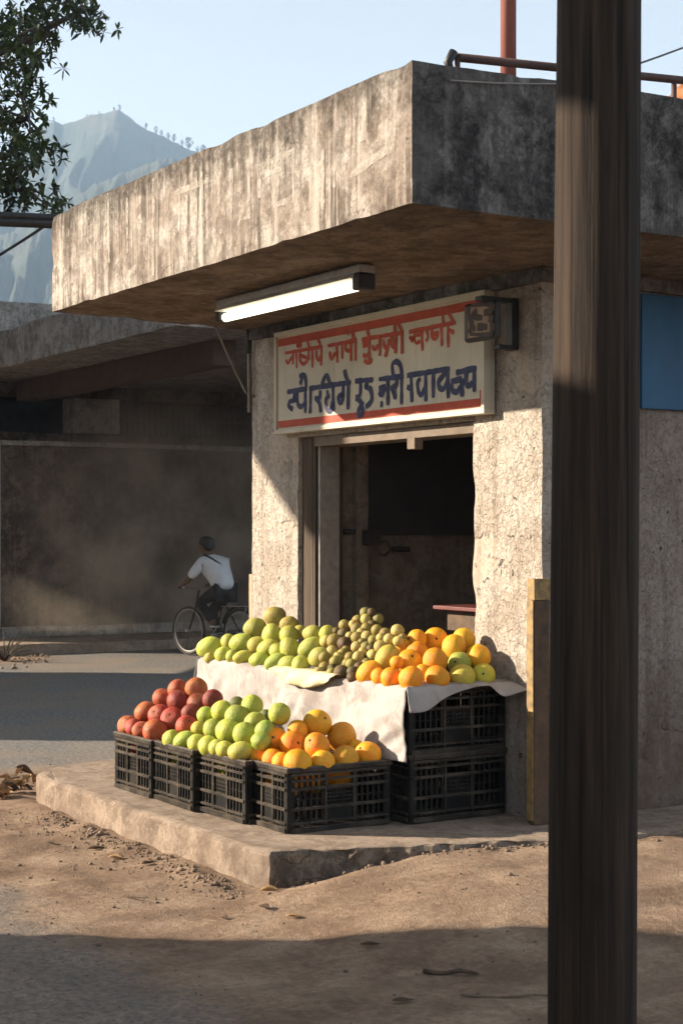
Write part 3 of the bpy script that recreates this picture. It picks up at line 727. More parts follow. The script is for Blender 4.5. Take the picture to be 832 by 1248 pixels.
# ------------------------------------------------------------------ wooden utility pole in the foreground
def pole_mesh():
    mb = MB(); seg = 40; H = 7.6; nz = 76
    for j in range(nz + 1):
        z = -.4 + (H + .4) * j / nz
        R_ = .1135 - .0052 * max(0, z - 0) * .35
        cxx = -.0035 * (z - 1.7); 
        for k in range(seg):
            a = 6.283185 * k / seg
            n_ = noise.noise(Vector((math.cos(a) * 1.4, math.sin(a) * 1.4, z * .35))) * .006 + noise.noise(Vector((math.cos(a) * 7, math.sin(a) * 7, z * .5))) * .0028
            mb.v.append((math.cos(a) * (R_ + n_) + RT.x * cxx * -1.8, math.sin(a) * (R_ + n_) + RT.y * cxx * -1.8, z))
    for j in range(nz):
        for k in range(seg):
            a = j * seg + k; b = j * seg + (k + 1) % seg
            mb.f.append((a, b, b + seg, a + seg)); mb.mi.append(0); mb.sm.append(True)
    mb.f.append(tuple(nz * seg + k for k in range(seg))); mb.mi.append(0); mb.sm.append(False)
    return mb
pc = CAM + (FW + RT * ((725 - 416) / 2000)) * 4.25
tag(pole_mesh().build('utility_pole', M['pole'], loc=(pc.x, pc.y, 0)), 'weathered brown wooden utility pole standing in front of the shop', 'pole')

# ------------------------------------------------------------------ crates
def make_crate(label, loc, W, D, H, rz=0, group=None):
    """W along x (short side), D along y (long side)"""
    t = thing('plastic_crate', label, 'crate', loc, group, rz)
    def panel(L, seed):
        # panel in local u (0..L), z; thickness in y 0..th
        mb = MB(); th = .014
        rails = [(0, .022), (.04, .05), (H * .335, H * .335 + .013), (H * .64, H * .64 + .013), (H - .075, H - .064), (H - .045, H - .032)]
        for a, b in rails: mb.box(.012, L - .012, -.012, th, a, b, 1)
        us = [.0, .032]
        # corner posts
        mb.box(0.001, .03, -.004, th + .012, .001, H - .032); mb.box(L - .03, L - .001, -.004, th + .012, .001, H - .032)
        nb = max(6, int(round(L / .034)))
        c0, c1 = L * .36, L * .64
        for i in range(1, nb):
            u = L * i / nb
            if c0 < u < c1: continue
            mb.box(u - .0055, u + .0055, -.002, th - .002, .03, H - .034)
        for u in (c0, c1): mb.box(u - .007, u + .007, -.008, th, .03, H - .034, 1)
        mb.box(c0, c1, .002, th - .004, .04, H * .34)                       # solid name plate
        m0, m1 = H * .35, H * .645
        nn = 9
        for i in range(nn):                                                  # lattice panel
            u = c0 + (c1 - c0) * (i + .5) / nn
            mb.box(u - .004, u + .004, .003, th - .005, m0, m1)
        for i in range(5):
            z = m0 + (m1 - m0) * (i + .5) / 5
            mb.box(c0, c1, .0035, th - .0055, z - .004, z + .004)
        # side lattice rows
        for z in (H * .17, H * .49):
            mb.box(.03, c0, .004, th - .006, z - .004, z + .004); mb.box(c1, L - .03, .004, th - .006, z - .004, z + .004)
        return mb
    def place(mb, name, M4):
        mb.v = [tuple(M4 @ Vector(v)) for v in mb.v]
        return mb.build(name, [M['crate'], M['craterail']], t)
    T = Matrix.Translation; Rz = lambda a: Matrix.Rotation(a, 4, 'Z')
    place(panel(W, 1), 'side_panel', T((-W / 2, -D / 2, 0)))
    place(panel(W, 2), 'side_panel', T((W / 2, D / 2, 0)) @ Rz(math.pi))
    place(panel(D, 3), 'side_panel', T((W / 2, -D / 2, 0)) @ Rz(math.pi / 2))
    place(panel(D, 4), 'side_panel', T((-W / 2, D / 2, 0)) @ Rz(-math.pi / 2))
    o = .012
    rim = MB().box(-W/2 - o, W/2 + o, -D/2 - o, -D/2 + .018, H - .03, H).box(-W/2 - o, W/2 + o, D/2 - .018, D/2 + o, H - .03, H)
    rim.box(-W/2 - o, -W/2 + .018, -D/2 + .018, D/2 - .018, H - .03, H).box(W/2 - .018, W/2 + o, -D/2 + .018, D/2 - .018, H - .03, H)
    rim.build('rim', M['craterail'], t, bevel=.006)
    fl = MB().box(-W/2 + .015, W/2 - .015, -D/2 + .015, D/2 - .015, .012, .026); fl.build('floor_panel', M['crate'], t)
    return t
PT = .193
FH = .325
CE = [onY(p, 950, y).x for p, y in ((140, -1.42), (186, -1.42), (187, -1.40), (238, -1.40), (239, -1.36), (301, -1.36), (302, -1.305), (353, -1.305))]
cg = 'black crates along the platform edge'
CR = []
for lab, xa, xb, yf, D_, rz in (('black crate heaped with red apples, far end of the front row', CE[0], CE[1], -1.42, .6, .008), ('black crate of green guavas next to the red apples', CE[2], CE[3], -1.40, .6, -.008), ('black crate of green guavas next to the oranges', CE[4], CE[5], -1.36, .6, .006), ('black crate heaped with oranges at the near end of the front row', CE[6], CE[7], -1.305, .6, -.004)):
    CR.append(make_crate(lab, ((xa + xb) / 2, yf + D_ / 2, PT + .002), xb - xa - .03, D_, FH, rz, cg))
BH = .348
sgp = 'stacked black crates holding up the fruit stand'
make_crate('lower black crate of the stack under the hanging white cloth', (-.53, -.325, PT + .002), .48, .61, BH, .004, sgp)
make_crate('upper black crate of the stack under the hanging white cloth', (-.525, -.33, PT + .004 + BH), .48, .61, BH, -.008, sgp)
TZ = PT + .006 + BH * 2
tt = thing('trestle_table', 'plain wooden trestle table under the white cloth beside the stacked crates', 'table', (-1.7, -.34, PT))
MB().box(-.88, .9, -.3, .3, TZ - PT - .04, TZ - PT).build('table_top', M['plank'], tt, bevel=.004)
for sx in (-.8, .82):
    for sy in (-.24, .24): MB().box(sx - .03, sx + .03, sy - .03, sy + .03, 0, TZ - PT - .041).build('leg', M['plank'], tt)

# ------------------------------------------------------------------ cloths
def front_cloth():
    mb = MB(); x0, x1, y0, y1 = -2.6, -.262, -.655, -.02
    z = TZ + .008
    NU = 150; NV = 34
    def drop(u): return .40 + .03 * math.sin(u * 9) - .03 * u + .02 * math.sin(u * 31)
    grid = []
    for i in range(NU + 1):
        u = i / NU; x = x0 + (x1 - x0) * u; row = []
        for j in range(12): # top
            v = j / 11; y = y1 + (y0 - y1) * v
            row.append(Vector((x, y, z + .006 * noise.noise(Vector((x * 5, y * 5, 0))) - (.01 if j == 11 else 0))))
        for j in range(1, NV + 1):
            v = j / NV
            fold = .040 * math.sin(u * 38 + 4 * noise.noise(Vector((u * 5, v * .6, 5)))) * (.45 + .8 * abs(noise.noise(Vector((u * 6, 1, 1))))) + .022 * noise.noise(Vector((u * 14, v * 1.2, 2)))
            diag = .02 * math.sin((u * 16 + v * 5))
            cre = .035 * (abs(noise.noise(Vector((u * 13 + v * 1.6, v * 2.6, 8)))) - .25) + .009 * (abs(noise.noise(Vector((u * 30 - v * 3, v * 6, 3)))) - .25)
            yy = y0 - .018 - .03 * v + (fold * .6 + diag * .6 + cre * .9) * min(1, v * 1.6)
            xx = x + (.03 * v * (u > .9) * (u - .9) * 10) - .09 * v * max(0, 1 - u * 9)
            row.append(Vector((xx, yy, z - .012 - drop(u) * v)))
        grid.append(row)
    nrow = len(grid[0]); 
    mb.v = [tuple(p) for r in grid for p in r]
    for i in range(NU):
        for j in range(nrow - 1):
            a = i * nrow + j; mb.f.append((a, a + 1, a + nrow + 1, a + nrow)); mb.mi.append(0); mb.sm.append(True)
    # right drop: from top edge (u=1) along y
    NR = 40; base = len(mb.v)
    def rdrop(s):  # s 0 near corner .. 1 back
        return .115 * (1 - smooth(s, .05, .62)) + .012 + .075 * smooth(s, .72, .85) * (1)
    for i in range(NR + 1):
        s = i / NR; y = y0 - .02 + (y1 + .04 - y0) * s
        for j in range(11):
            v = j / 10
            xx = x1 + .012 * min(1, v * 5) + (.04 + .10 * smooth(s, .6, 1)) * v + .02 * v * math.sin(s * 14)
            mb.v.append((xx, y - .01 * v * (1 - s), z - .004 - rdrop(s) * v * (1 - .6 * smooth(s, .75, 1)) ))
    for i in range(NR):
        for j in range(10):
            a = base + i * 11 + j; mb.f.append((a, a + 11, a + 12, a + 1)); mb.mi.append(0); mb.sm.append(True)
    # left drop
    base = len(mb.v)
    for i in range(21):
        s = i / 20; y = y0 - .02 + (y1 - y0) * s
        for j in range(11):
            v = j / 10
            mb.v.append((x0 - (.012 + .07 * v) + .015 * math.sin(s * 18) * v, y - .05 * v * (1 - s), z - .008 - .40 * v))
    for i in range(20):
        for j in range(10):
            a = base + i * 11 + j; mb.f.append((a, a + 1, a + 12, a + 11)); mb.mi.append(0); mb.sm.append(True)
    return mb
tag(front_cloth().build('table_cloth', M['cloth'], solid=.003), 'stained white cloth draped over the fruit stand', 'cloth')
def swag():
    mb = MB(); N_ = 50; L0 = onY(334, 812, -.70); L1 = onY(408, 826, -.70)
    zt = TZ + .014
    for i in range(N_ + 1):
        u = i / N_; x = L0.x + (L1.x - L0.x) * u
        for j in range(15):
            v = j / 14
            sag = (.014 + .075 * max(0, math.sin(math.pi * u)) ** .8)
            if v < .4:
                y = -.60 - .095 * (v / .4); z = zt + .004
            else:
                w = (v - .4) / .6; y = -.698 - .03 * math.sin(w * 2.2) - .012 * math.sin(u * 17 + w * 3) * w; z = zt - sag * w
            mb.v.append((x, y, z + .004 * noise.noise(Vector((u * 12, v * 6, 1)))))
    for i in range(N_):
        for j in range(14):
            a = i * 15 + j; mb.f.append((a, a + 1, a + 16, a + 15)); mb.mi.append(0); mb.sm.append(True)
    return mb
tag(swag().build('cream_cloth', M['cream'], solid=.004), 'small cream yellow cloth folded over the edge of the white cloth', 'cloth')

# ------------------------------------------------------------------ fruit
def fruit_mesh(kind, seed):
    mb = MB(); off = Vector((seed * 3.1, seed, 0))
    def fn(v):
        r = 1 + .035 * noise.noise(v * 1.3 + off)
        if kind == 'apple':
            top = max(0, v.z); r *= 1 - .16 * math.exp(-((1 - v.z) / .10)) - .08 * math.exp(-((1 + v.z) / .08)); v = Vector((v.x, v.y, v.z * .93))
        if kind == 'mango':
            v = Vector((v.x * (1 + .10 * v.z), v.y * (1 - .06 * v.x), v.z)); r *= 1 + .05 * noise.noise(v * .9 + off)
        if kind == 'guava': r *= 1 + .035 * noise.noise(v * 2.2 + off)
        if kind == 'orange': r *= 1 - .07 * math.exp(-((1 - v.z) / .03))
        if kind == 'fig': v = Vector((v.x, v.y, v.z * (1.0 + .08 * (v.z > 0))))
        return v * r
    big = kind != 'fig'
    mb.ball((0, 0, 0), 1, 28 if big else 18, 18 if big else 12, fn=fn)
    return mb
FM = {'apple': m_fruit('apple_skin', .5, .52, (.12, .03, .012), bd=.0006, freckle=.4), 'orange': m_fruit('orange_peel', .3, .52, (.45, .16, .01), bd=.0016, freckle=.25),
      'mango': m_fruit('mango_skin', .3, .52, (.2, .17, .03), bd=.0006, freckle=.3), 'guava': m_fruit('guava_skin', .25, .52, (.13, .15, .02), bd=.0008, freckle=.3), 'fig': m_fruit('fig_skin', .75, .55, (.06, .045, .015), bd=.0008, freckle=.5)}
STEM = simple('stem_brown', (.035, .022, .012), (.08, .05, .03), 30, .85)
PROTO = {}
for kd in FM:
    for s_ in range(4):
        me = fruit_mesh(kd, s_ + 1)
        o = me.build('fruit_source', FM[kd]); PROTO[kd, s_] = o.data; bpy.data.objects.remove(o)
def stem_data():
    mb = MB().tube([(0, 0, .90), (0.02, 0, .98), (.05, .02, 1.08)], [.05, .04, .05], 7)
    for k in range(5):
        a = 1.2566 * k; e = Vector((math.cos(a), math.sin(a), 0)); f = Vector((-math.sin(a), math.cos(a), 0))
        mb.add([(0, 0, 1.0), e * .28 + f * .16 + UP * 1.0, e * .62 + UP * .90, e * .28 - f * .16 + UP * 1.0], [(0, 1, 2, 3)])
    o = mb.build('stem_source', STEM); d = o.data; bpy.data.objects.remove(o); return d
def scar_data():
    mb = MB()
    for k in range(10):
        a = 6.283 * k / 10; rr = .085 + .03 * (k % 2)
        mb.v.append((math.cos(a) * rr, math.sin(a) * rr, .965))
    mb.v.append((0, 0, 1.0))
    mb.f = [(k, (k + 1) % 10, 10) for k in range(10)]; mb.mi = [0] * 10; mb.sm = [True] * 10
    o = mb.build('scar_source', STEM); d = o.data; bpy.data.objects.remove(o); return d
STEMD, SCARD = stem_data(), scar_data()
COLS = {'red': (.42, .08, .03), 'dred': (.23, .04, .022), 'green': (.36, .40, .06), 'lgreen': (.47, .47, .08), 'ygreen': (.55, .46, .06), 'olive': (.40, .35, .07), 'dgreen': (.12, .14, .035),
        'orange': (.80, .315, .012), 'dorange': (.62, .28, .02), 'yorange': (.80, .40, .02), 'yellow': (.62, .46, .06), 'fig': (.30, .24, .06), 'figl': (.52, .41, .12), 'figd': (.13, .09, .03)}
NAMES = {'apple': ('red_apple', 'apple'), 'orange': ('orange', 'orange'), 'mango': ('green_mango', 'mango'), 'guava': ('green_guava', 'guava'), 'fig': ('wild_fig', 'fig')}
ORD = ['leftmost', 'second from the left', 'third from the left', 'fourth from the left', 'fifth from the left', 'sixth from the left', 'seventh from the left', 'eighth from the left', 'ninth from the left', 'tenth from the left', 'eleventh from the left', 'twelfth from the left', 'thirteenth from the left', 'fourteenth from the left', 'fifteenth from the left']

def pile(kind, Z, rows, rowname, heap, front, end=None, group='', stems='scar', word=None, mats=None):
    """rows: list of rows from bottom to top, each a list of (zx, zy, r[, ry[, tilt]][, colour])"""
    items = []
    ox, oy, sc = Z
    for ri, row in enumerate(rows):
        row = sorted(row, key=lambda it: it[0])
        for i, it in enumerate(row):
            nums = [a for a in it if not isinstance(a, str)]; col = [a for a in it if isinstance(a, str)][0]
            zx, zy, rx = nums[:3]; ry = nums[3] if len(nums) > 3 else rx; tilt = nums[4] if len(nums) > 4 else 0
            px, py = ox + zx / sc, oy + zy / sc
            r = ray(px, py)
            # entry into the heap: planes n.(x) = c
            d = 0
            for n_, c_ in ([front] + ([end] if end else [])):
                n_ = Vector(n_); d = max(d, (c_ - n_.dot(CAM)) / n_.dot(r))
            items.append(dict(px=px, py=py, d=d, rx=rx / sc, ry=ry / sc, tilt=tilt, col=col, row=ri, i=i, n=len(row)))
    # let neighbours make room for one another by shifting in depth
    for _ in range(30):
        for a in range(len(items)):
            for b in range(a):
                A, B = items[a], items[b]
                pa, pb = CAM + ray(A['px'], A['py']) * A['d'], CAM + ray(B['px'], B['py']) * B['d']
                need = 1.0 * ((A['rx'] + A['ry']) / 2 * A['d'] + (B['rx'] + B['ry']) / 2 * B['d']) / 2000
                if (pa - pb).length < need:
                    s = .006
                    lo, hi = (A, B) if A['py'] > B['py'] else (B, A)
                    hi['d'] += s
    for it in items:
        p = CAM + ray(it['px'], it['py']) * it['d']; k = it['d'] / 2000
        nm, cat = NAMES[kind]
        if word: nm = word[0]; cat = word[1]
        o = bpy.data.objects.new(nm, PROTO[kind, random.randrange(4)]); COL.objects.link(o)
        o.location = p
        c = COLS[it['col']]; j = random.uniform(.88, 1.12); o.color = (c[0] * j, c[1] * j * random.uniform(.94, 1.06), c[2], 1)
        gsc = 1.15 if kind in ('fig', 'apple') else 1.11
        rx, ry = it['rx'] * k * gsc, it['ry'] * k * gsc
        if abs(rx - ry) / rx > .12:
            # long axis in the view plane, tilted
            ax = (RT * math.cos(RAD(it['tilt'])) + UP * math.sin(RAD(it['tilt']))).normalized()
            ax = (ax + FW * random.uniform(-.25, .25)).normalized()
            o.rotation_mode = 'QUATERNION'; o.rotation_quaternion = ax.to_track_quat('Z', 'Y'); o.scale = (ry, ry, rx)
        else:
            dirv = Vector((random.gauss(0, .8), random.gauss(0, .8), random.uniform(-.2, 1)))
            if random.random() < .45: dirv = (-FW * 1.2 + Vector((random.gauss(0, .5), random.gauss(0, .5), .2 + random.random() * .5)))
            o.rotation_mode = 'QUATERNION'; o.rotation_quaternion = dirv.normalized().to_track_quat('Z', 'Y') @ Quaternion((0, 0, 1), random.random() * 6)
            m_ = (rx + ry) / 2; o.scale = (m_ * random.uniform(.95, 1.05), m_ * random.uniform(.95, 1.05), m_ * random.uniform(.92, 1.06))
        pos = ORD[it['i']] if it['i'] < it['n'] - 1 or it['n'] < 2 else 'rightmost'
        if it['n'] == 1: pos = 'alone'
        cw = {'red': 'red', 'dred': 'dark red', 'green': 'green', 'lgreen': 'pale green', 'ygreen': 'yellow green', 'olive': 'olive', 'dgreen': 'dark green', 'orange': 'bright', 'dorange': 'dull', 'yorange': 'yellowish', 'yellow': 'yellow', 'fig': 'olive', 'figl': 'pale', 'figd': 'dark'}[it['col']]
        rn = rowname[it['row']]
        tag(o, f"{cw} {cat} {heap}, {rn}, {pos}", cat, group)
        if stems and (stems == 'stem' or random.random() < .55):
            s = bpy.data.objects.new('stem' if stems == 'stem' else 'stem_scar', STEMD if stems == 'stem' else SCARD); COL.objects.link(s); s.parent = o
    return items

Zr = (130, 820, 4.16); Zo = (280, 850, 4.16); Zg = (220, 730, 3.962); Zs = (370, 730, 3.2)
RN4 = ['bottom row', 'second row up', 'third row up', 'top row', 'very top']
crF = ((0, -1, 1.15), 1.335 + 1.15 * .56)
crO = ((0, -1, 1.15), 1.225 + 1.15 * .56)     # front slope of the crate heaps: -y + 1.15 z = c
pile('apple', Zr, [[(105,268,45,'red'), (140,280,45,'red'), (178,292,42,'red'), (247,298,58,'red'), (405,270,50,'red')], [(195,198,52,'red'), (265,213,50,'red'), (335,235,55,'red'), (432,205,46,'dred')], [(283,128,45,'red'), (367,147,58,'dred'), (468,160,55,'dred'), (538,135,45,'dred')], [(362,86,46,'red'), (455,80,50,'red')]],
     RN4, 'in the red heap', crF, None, 'apples in the far crate', 'scar')
pile('guava', Zr, [[(333,338,45,'green'), (395,342,56,42,30,'green'), (458,358,46,'lgreen'), (515,370,50,45,25,'lgreen'), (560,380,42,'lgreen'), (598,388,42,'lgreen'), (680,397,62,45,10,'lgreen')], [(465,283,35,'ygreen'), (540,283,48,'green'), (615,295,60,'lgreen'), (700,312,58,'green'), (782,345,45,'green')], [(503,215,43,'green'), (585,193,50,'lgreen'), (660,223,55,'green'), (755,255,54,'green'), (803,295,50,'green')], [(660,153,32,'dgreen'), (737,167,53,'green'), (806,217,30,'dgreen')], [(876,208,52,'green')]],
     ['bottom row', 'second row up', 'third row up', 'top row', 'behind the top row'], 'in the middle heap', crF, None, 'guavas in the middle crates', 'scar')
pile('orange', Zo, [[(152,292,52,'orange'), (218,312,48,'orange'), (262,327,46,'orange'), (345,332,65,'orange'), (470,332,60,'yorange'), (585,310,63,'dorange'), (700,290,63,'orange')], [(228,213,60,'orange'), (320,238,62,'orange'), (440,247,64,'orange'), (637,248,34,'orange')], [(345,165,46,'orange'), (567,200,68,'dorange')], [(443,133,68,'yorange')]],
     ['bottom row', 'second row up', 'third row up', 'very top'], 'in the near front crate', crO, ((1, 0, .8), -.445 + .8 * .56), 'oranges in the near crate', 'scar')
stF = ((0, -1, 1.15), .60 + 1.15 * (TZ + .06)); stE = ((1, 0, .75), -.33 + .75 * (TZ + .06))
pile('mango', Zg, [[(140,285,25,'olive'), (205,270,38,'lgreen'), (250,278,30,'lgreen'), (302,280,46,30,15,'lgreen'), (380,292,46,34,10,'lgreen'), (460,302,54,35,25,'lgreen'), (520,315,46,38,20,'lgreen'), (580,320,43,'lgreen')], [(140,232,62,45,18,'lgreen'), (230,205,34,'lgreen'), (292,210,54,40,20,'lgreen'), (367,222,40,'olive'), (425,240,54,42,20,'lgreen'), (465,250,34,'lgreen'), (528,238,47,'lgreen'), (630,233,62,45,25,'lgreen'), (668,278,52,42,30,'lgreen')], [(360,138,52,45,10,'olive'), (443,172,50,44,0,'lgreen'), (525,175,42,'olive'), (575,160,32,'olive'), (640,165,47,37,0,'lgreen'), (708,168,36,'lgreen')], [(455,84,50,44,10,'olive'), (525,120,42,34,0,'olive')]],
     ['bottom row', 'second row up', 'third row up', 'top row'], 'on the left of the stand', stF, None, 'mangoes on the stand', None, ('green_mango', 'mango'))
figs = [(242,55,20),(265,52,15),(290,77,20),(243,80,20),(210,85,20),(158,102,20),(195,100,18),(245,115,20),(205,118,21),(285,122,20),(155,137,21),(127,125,14),(207,150,20),(247,148,21),(160,175,26),(205,187,20),(243,187,20),(120,165,26),(85,165,22),(110,205,21),(152,217,21),(80,227,19),(213,227,21),(182,228,20),(268,220,21),(123,245,21),(185,255,20),(82,267,20),(145,287,26),(218,267,21),(190,283,19),(190,307,20),(297,185,21),(316,137,21),(333,157,20),(365,125,24),(368,165,19),(385,152,16),(228,170,16),(270,160,18),(262,195,17),(135,225,16),(170,250,18),(245,250,18),(110,270,16),(60,287,20),(110,290,20),(165,200,16),(300,152,17),(225,130,16),(265,100,17),(180,145,16),(230,205,16)]
figs = sorted(figs, key=lambda f: -f[1])
frows = []; cuts = [256, 212, 176, 140, 105, 0]
for hi, lo in zip([999] + cuts[:-1], cuts): frows.append([(*f, random.choice(['fig', 'fig', 'figl', 'figl', 'figd'])) for f in figs if lo <= f[1] < hi])
pile('fig', Zs, frows, ['lowest row', 'second row up', 'third row up', 'fourth row up', 'fifth row up', 'top row'], 'in the small brown heap', stF, None, 'figs on the stand', 'stem')
pile('orange', Zs, [[(255,285,50,38,35,'yorange'), (295,303,31,'orange'), (340,308,37,'orange'), (418,310,46,'orange'), (520,308,46,'orange'), (617,303,46,'ygreen'), (700,297,42,'ygreen')], [(362,248,24,'orange'), (412,247,46,'orange'), (462,285,28,'orange'), (512,240,46,'orange'), (607,252,42,'green'), (680,225,45,'yorange')], [(325,228,50,40,55,'ygreen'), (385,185,28,'orange'), (440,207,40,'orange'), (440,160,38,'orange'), (585,187,45,'yorange')], [(515,160,45,'orange'), (623,157,42,'yorange')]],
     ['bottom row', 'second row up', 'third row up', 'top row'], 'on the right of the stand', stF, stE, 'oranges on the stand', 'scar', ('orange', 'citrus'))
# fruit lower in the crates and behind the heaps, barely seen
def filler(kind, col, spots, r, label, group):
    for p in spots:
        nm, cat = NAMES[kind]
        o = bpy.data.objects.new(nm, PROTO[kind, random.randrange(4)]); COL.objects.link(o); o.location = p
        rr = r * random.uniform(.92, 1.08); o.scale = (rr, rr, rr); o.rotation_euler = (random.random() * 6, random.random() * 6, 0)
        c = COLS[col]; o.color = (*c, 1); tag(o, label, cat, group)
def under(x0, x1, y0, y1, z, s):
    return [(x0 + s * .5 + i * s, y0 + s * .5 + j * s, z + random.uniform(-.01, .01)) for i in range(int((x1 - x0) / s)) for j in range(int((y1 - y0) / s))]
filler('apple', 'red', under(CE[0] + .03, CE[1] - .03, -1.38, -.83, PT + FH - .085, .125), .061, 'red apple lower down inside the far crate', 'apples lower in the far crate')
filler('guava', 'green', under(CE[2] + .03, CE[3] - .03, -1.36, -.83, PT + FH - .085, .125) + under(CE[4] + .03, CE[5] - .03, -1.32, -.83, PT + FH - .085, .125), .061, 'green guava lower down inside the middle crates', 'guavas lower in the middle crates')
filler('orange', 'orange', under(CE[6] + .03, CE[7] - .02, -1.26, -.76, PT + FH - .10, .142), .07, 'orange lower down inside the near crate', 'oranges lower in the near crate')

# ------------------------------------------------------------------ far side of the road
def sideX(px, X): return onX(px, 646, X).y
KX, WX = -14.52, -16.0
swm = MB().rough(-18, KX, 2.3, 16, -.3, .15, .4, .01, 1.5, 2., chip=.03)
tag(swm.build('pavement', M['platform']), kind='structure')
yl = sideX(1, WX)
pw = thing('compound_wall', 'long dark stained compound wall across the road', 'wall', (WX, yl, 0))
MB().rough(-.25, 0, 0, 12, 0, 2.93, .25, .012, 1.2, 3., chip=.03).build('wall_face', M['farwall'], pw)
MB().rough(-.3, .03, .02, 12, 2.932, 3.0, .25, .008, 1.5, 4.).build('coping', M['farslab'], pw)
MB().box(-.16, .012, -.11, -.003, 0, 2.95).build('white_post', M['white'], pw, bevel=.01)
MB().box(.001, .16, 0, 12, .15, .3).build('plinth', M['farslab'], pw, bevel=.01)
sc_ = atd(215, 397, 18)
bb = thing('porch_building', 'grey concrete building with deep flat porch roof behind the compound wall', 'building', (sc_.x, sc_.y, 0))
def bl(mb): return rel(mb, bb)
bl(MB().rough(-17.2, sc_.x, sc_.y, sc_.y + 13, sc_.z, sc_.z + .52, .3, .01, 1.2, 6., chip=.03)).build('porch_roof', M['farslab'], bb)
BX = -17.2
bl(MB().rough(BX - 4, BX, sc_.y + .3, sc_.y + 13, 0, 3.2, .5, .01, 1., 2.).rough(BX - .3, BX, sc_.y + .3, sc_.y + 13, 3.75, sc_.z + .1, .5, .01, 1., 2.)).build('building_wall', M['farwall'], bb)
yA, yB = sideX(88, BX + .1), sideX(146, BX + .1)
bl(MB().box(BX - .3, BX + .12, yA, yB, 3.201, 3.749)).build('column', M['farslab'], bb, bevel=.02)
gy0, gy1 = sideX(150, BX), sideX(320, BX)
gm = MB()
k = 0; y = gy0
while y < gy1:
    gm.tube([(BX - .05, y, 3.2), (BX - .05, y, 3.75)], .013, 6); y += .1
gm.box(BX - .07, BX - .03, gy0, gy1, 3.45, 3.48)
bl(gm).build('window_grille', M['pipe'], bb)
bl(MB().box(BX - 1.6, BX - 1.5, sc_.y + .4, sc_.y + 12.9, 3.2, sc_.z + .1)).build('inner_backing', M['black'], bb)
yb = sideX(-40, BX + .5)
bl(MB().rough(BX - 1.2, BX + .2, yb, sc_.y + 13, sc_.z + .53, 5.15, .4, .012, 1.2, 5.)).build('parapet', M['farslab'], bb)
r0 = atd(165, 440, 20.5)
bl(MB().box(-16.9, sc_.x - .9, r0.y + .25, r0.y + .55, sc_.z - .3, sc_.z - .003)).build('roof_beam', simple('red_oxide_beam', (.085, .055, .045), (.13, .085, .07), 6, .8), bb)
for yy in (sc_.y + 6.5, sc_.y + 11.5):
    bl(MB().box(sc_.x - .8, sc_.x - .45, yy, yy + .35, 0, sc_.z - .002)).build('porch_pillar', M['farslab'], bb)

# buildings along the left side of the street that keep the sun off the road (outside the picture)
nb_ = simple('street_plaster', (.42, .36, .30), (.55, .48, .40), 2, .9)
def pq_prism(name, pqpoly, z0, z1, mat_, parent=None):
    mb = MB().prism([tuple(pq(p, q, z0)) for p, q in pqpoly], (0, 0, z1 - z0)); return mb
def street_house(name, label, blocks, wins):
    t = thing(name, label, 'building', tuple(pq(*blocks[0][0][0], 0)))
    for nm, poly, z0, z1 in [(b[3] if len(b) > 3 else 'wall', b[0], b[1], b[2]) for b in blocks]:
        mb = pq_prism(nm, poly, z0, z1, nb_); L = t.location; mb.v = [(a - L.x, b_ - L.y, c) for a, b_, c in mb.v]; mb.build(nm, nb_, t)
    for p, q, z, w, hh in wins:
        mb = MB().prism([tuple(pq(p, q, z)), tuple(pq(p, q + w, z)), tuple(pq(p + .03, q + w, z)), tuple(pq(p + .03, q, z))], (0, 0, hh)); L = t.location
        mb.v = [(a - L.x, b_ - L.y, c) for a, b_, c in mb.v]; mb.build('window', M['black'], t)
    return t
rect = lambda p0, p1, q0, q1: [(p0, q0), (p1, q0), (p1, q1), (p0, q1)]
PB = -10.
PA = -5.6
street_house('street_house', 'single storey plastered house on the left of the street nearest the camera', [
    (rect(PA - 6, PA, -14, -1.86), -.1, 2.1 - .38 * PA), (rect(PA - .5, PA - .1, -6, -1.9), 2.84 - .38 * PA + .15, 6.2, 'shade_board'), (rect(PA - .4, PA - .25, -5.5, -5.3), 2.1 - .38 * PA, 2.99 - .38 * PA, 'shade_board_leg'), (rect(PA - .4, PA - .25, -3, -2.8), 2.1 - .38 * PA, 2.99 - .38 * PA, 'shade_board_leg')],  # board and legs on the roof are added to shade the pole top
    [(PA, -4, 1, 1.2, 1.3), (PA, -7, 1, 1.2, 1.3)])
h2 = street_house('shade_house', 'added unseen house shaped to block sun, with a light gap and jutting balcony down the left of the street', [  # added house, shaped to shade road and porch; gap lets a sun strip through
    (rect(PB - 5, PB, 4.35, 10.5), -.1, 7.4), (rect(PB - .8, PB, 10.5, 13.6), 2.5, 7.4), (rect(PB - 5, PB, 13.6, 19), -.1, 7.4)],
    [(PB, 5.2, 1, 1.1, 1.3), (PB, 7.6, 1, 1.1, 1.3), (PB, 5.2, 4.6, 1.1, 1.3), (PB, 7.6, 4.6, 1.1, 1.3), (PB, 15, 4.6, 1.1, 1.3)])
bal = MB().prism([tuple(pq(PB - 1, q, 3.8 + hh)) for q, hh in ((4.35, 2.4), (2.75, 2.05), (2.42, 1.83), (2.1, 1.6), (1.9, 1.48), (1.55, 1.48), (1.55, 2.75), (4.35, 2.9))], tuple(SP * .9))  # added slab, outline shaped to cast slanted shade on the left pier and sign
L = h2.location; bal.v = [(a - L.x, b_ - L.y, c) for a, b_, c in bal.v]; bal.build('occluder', nb_, h2)

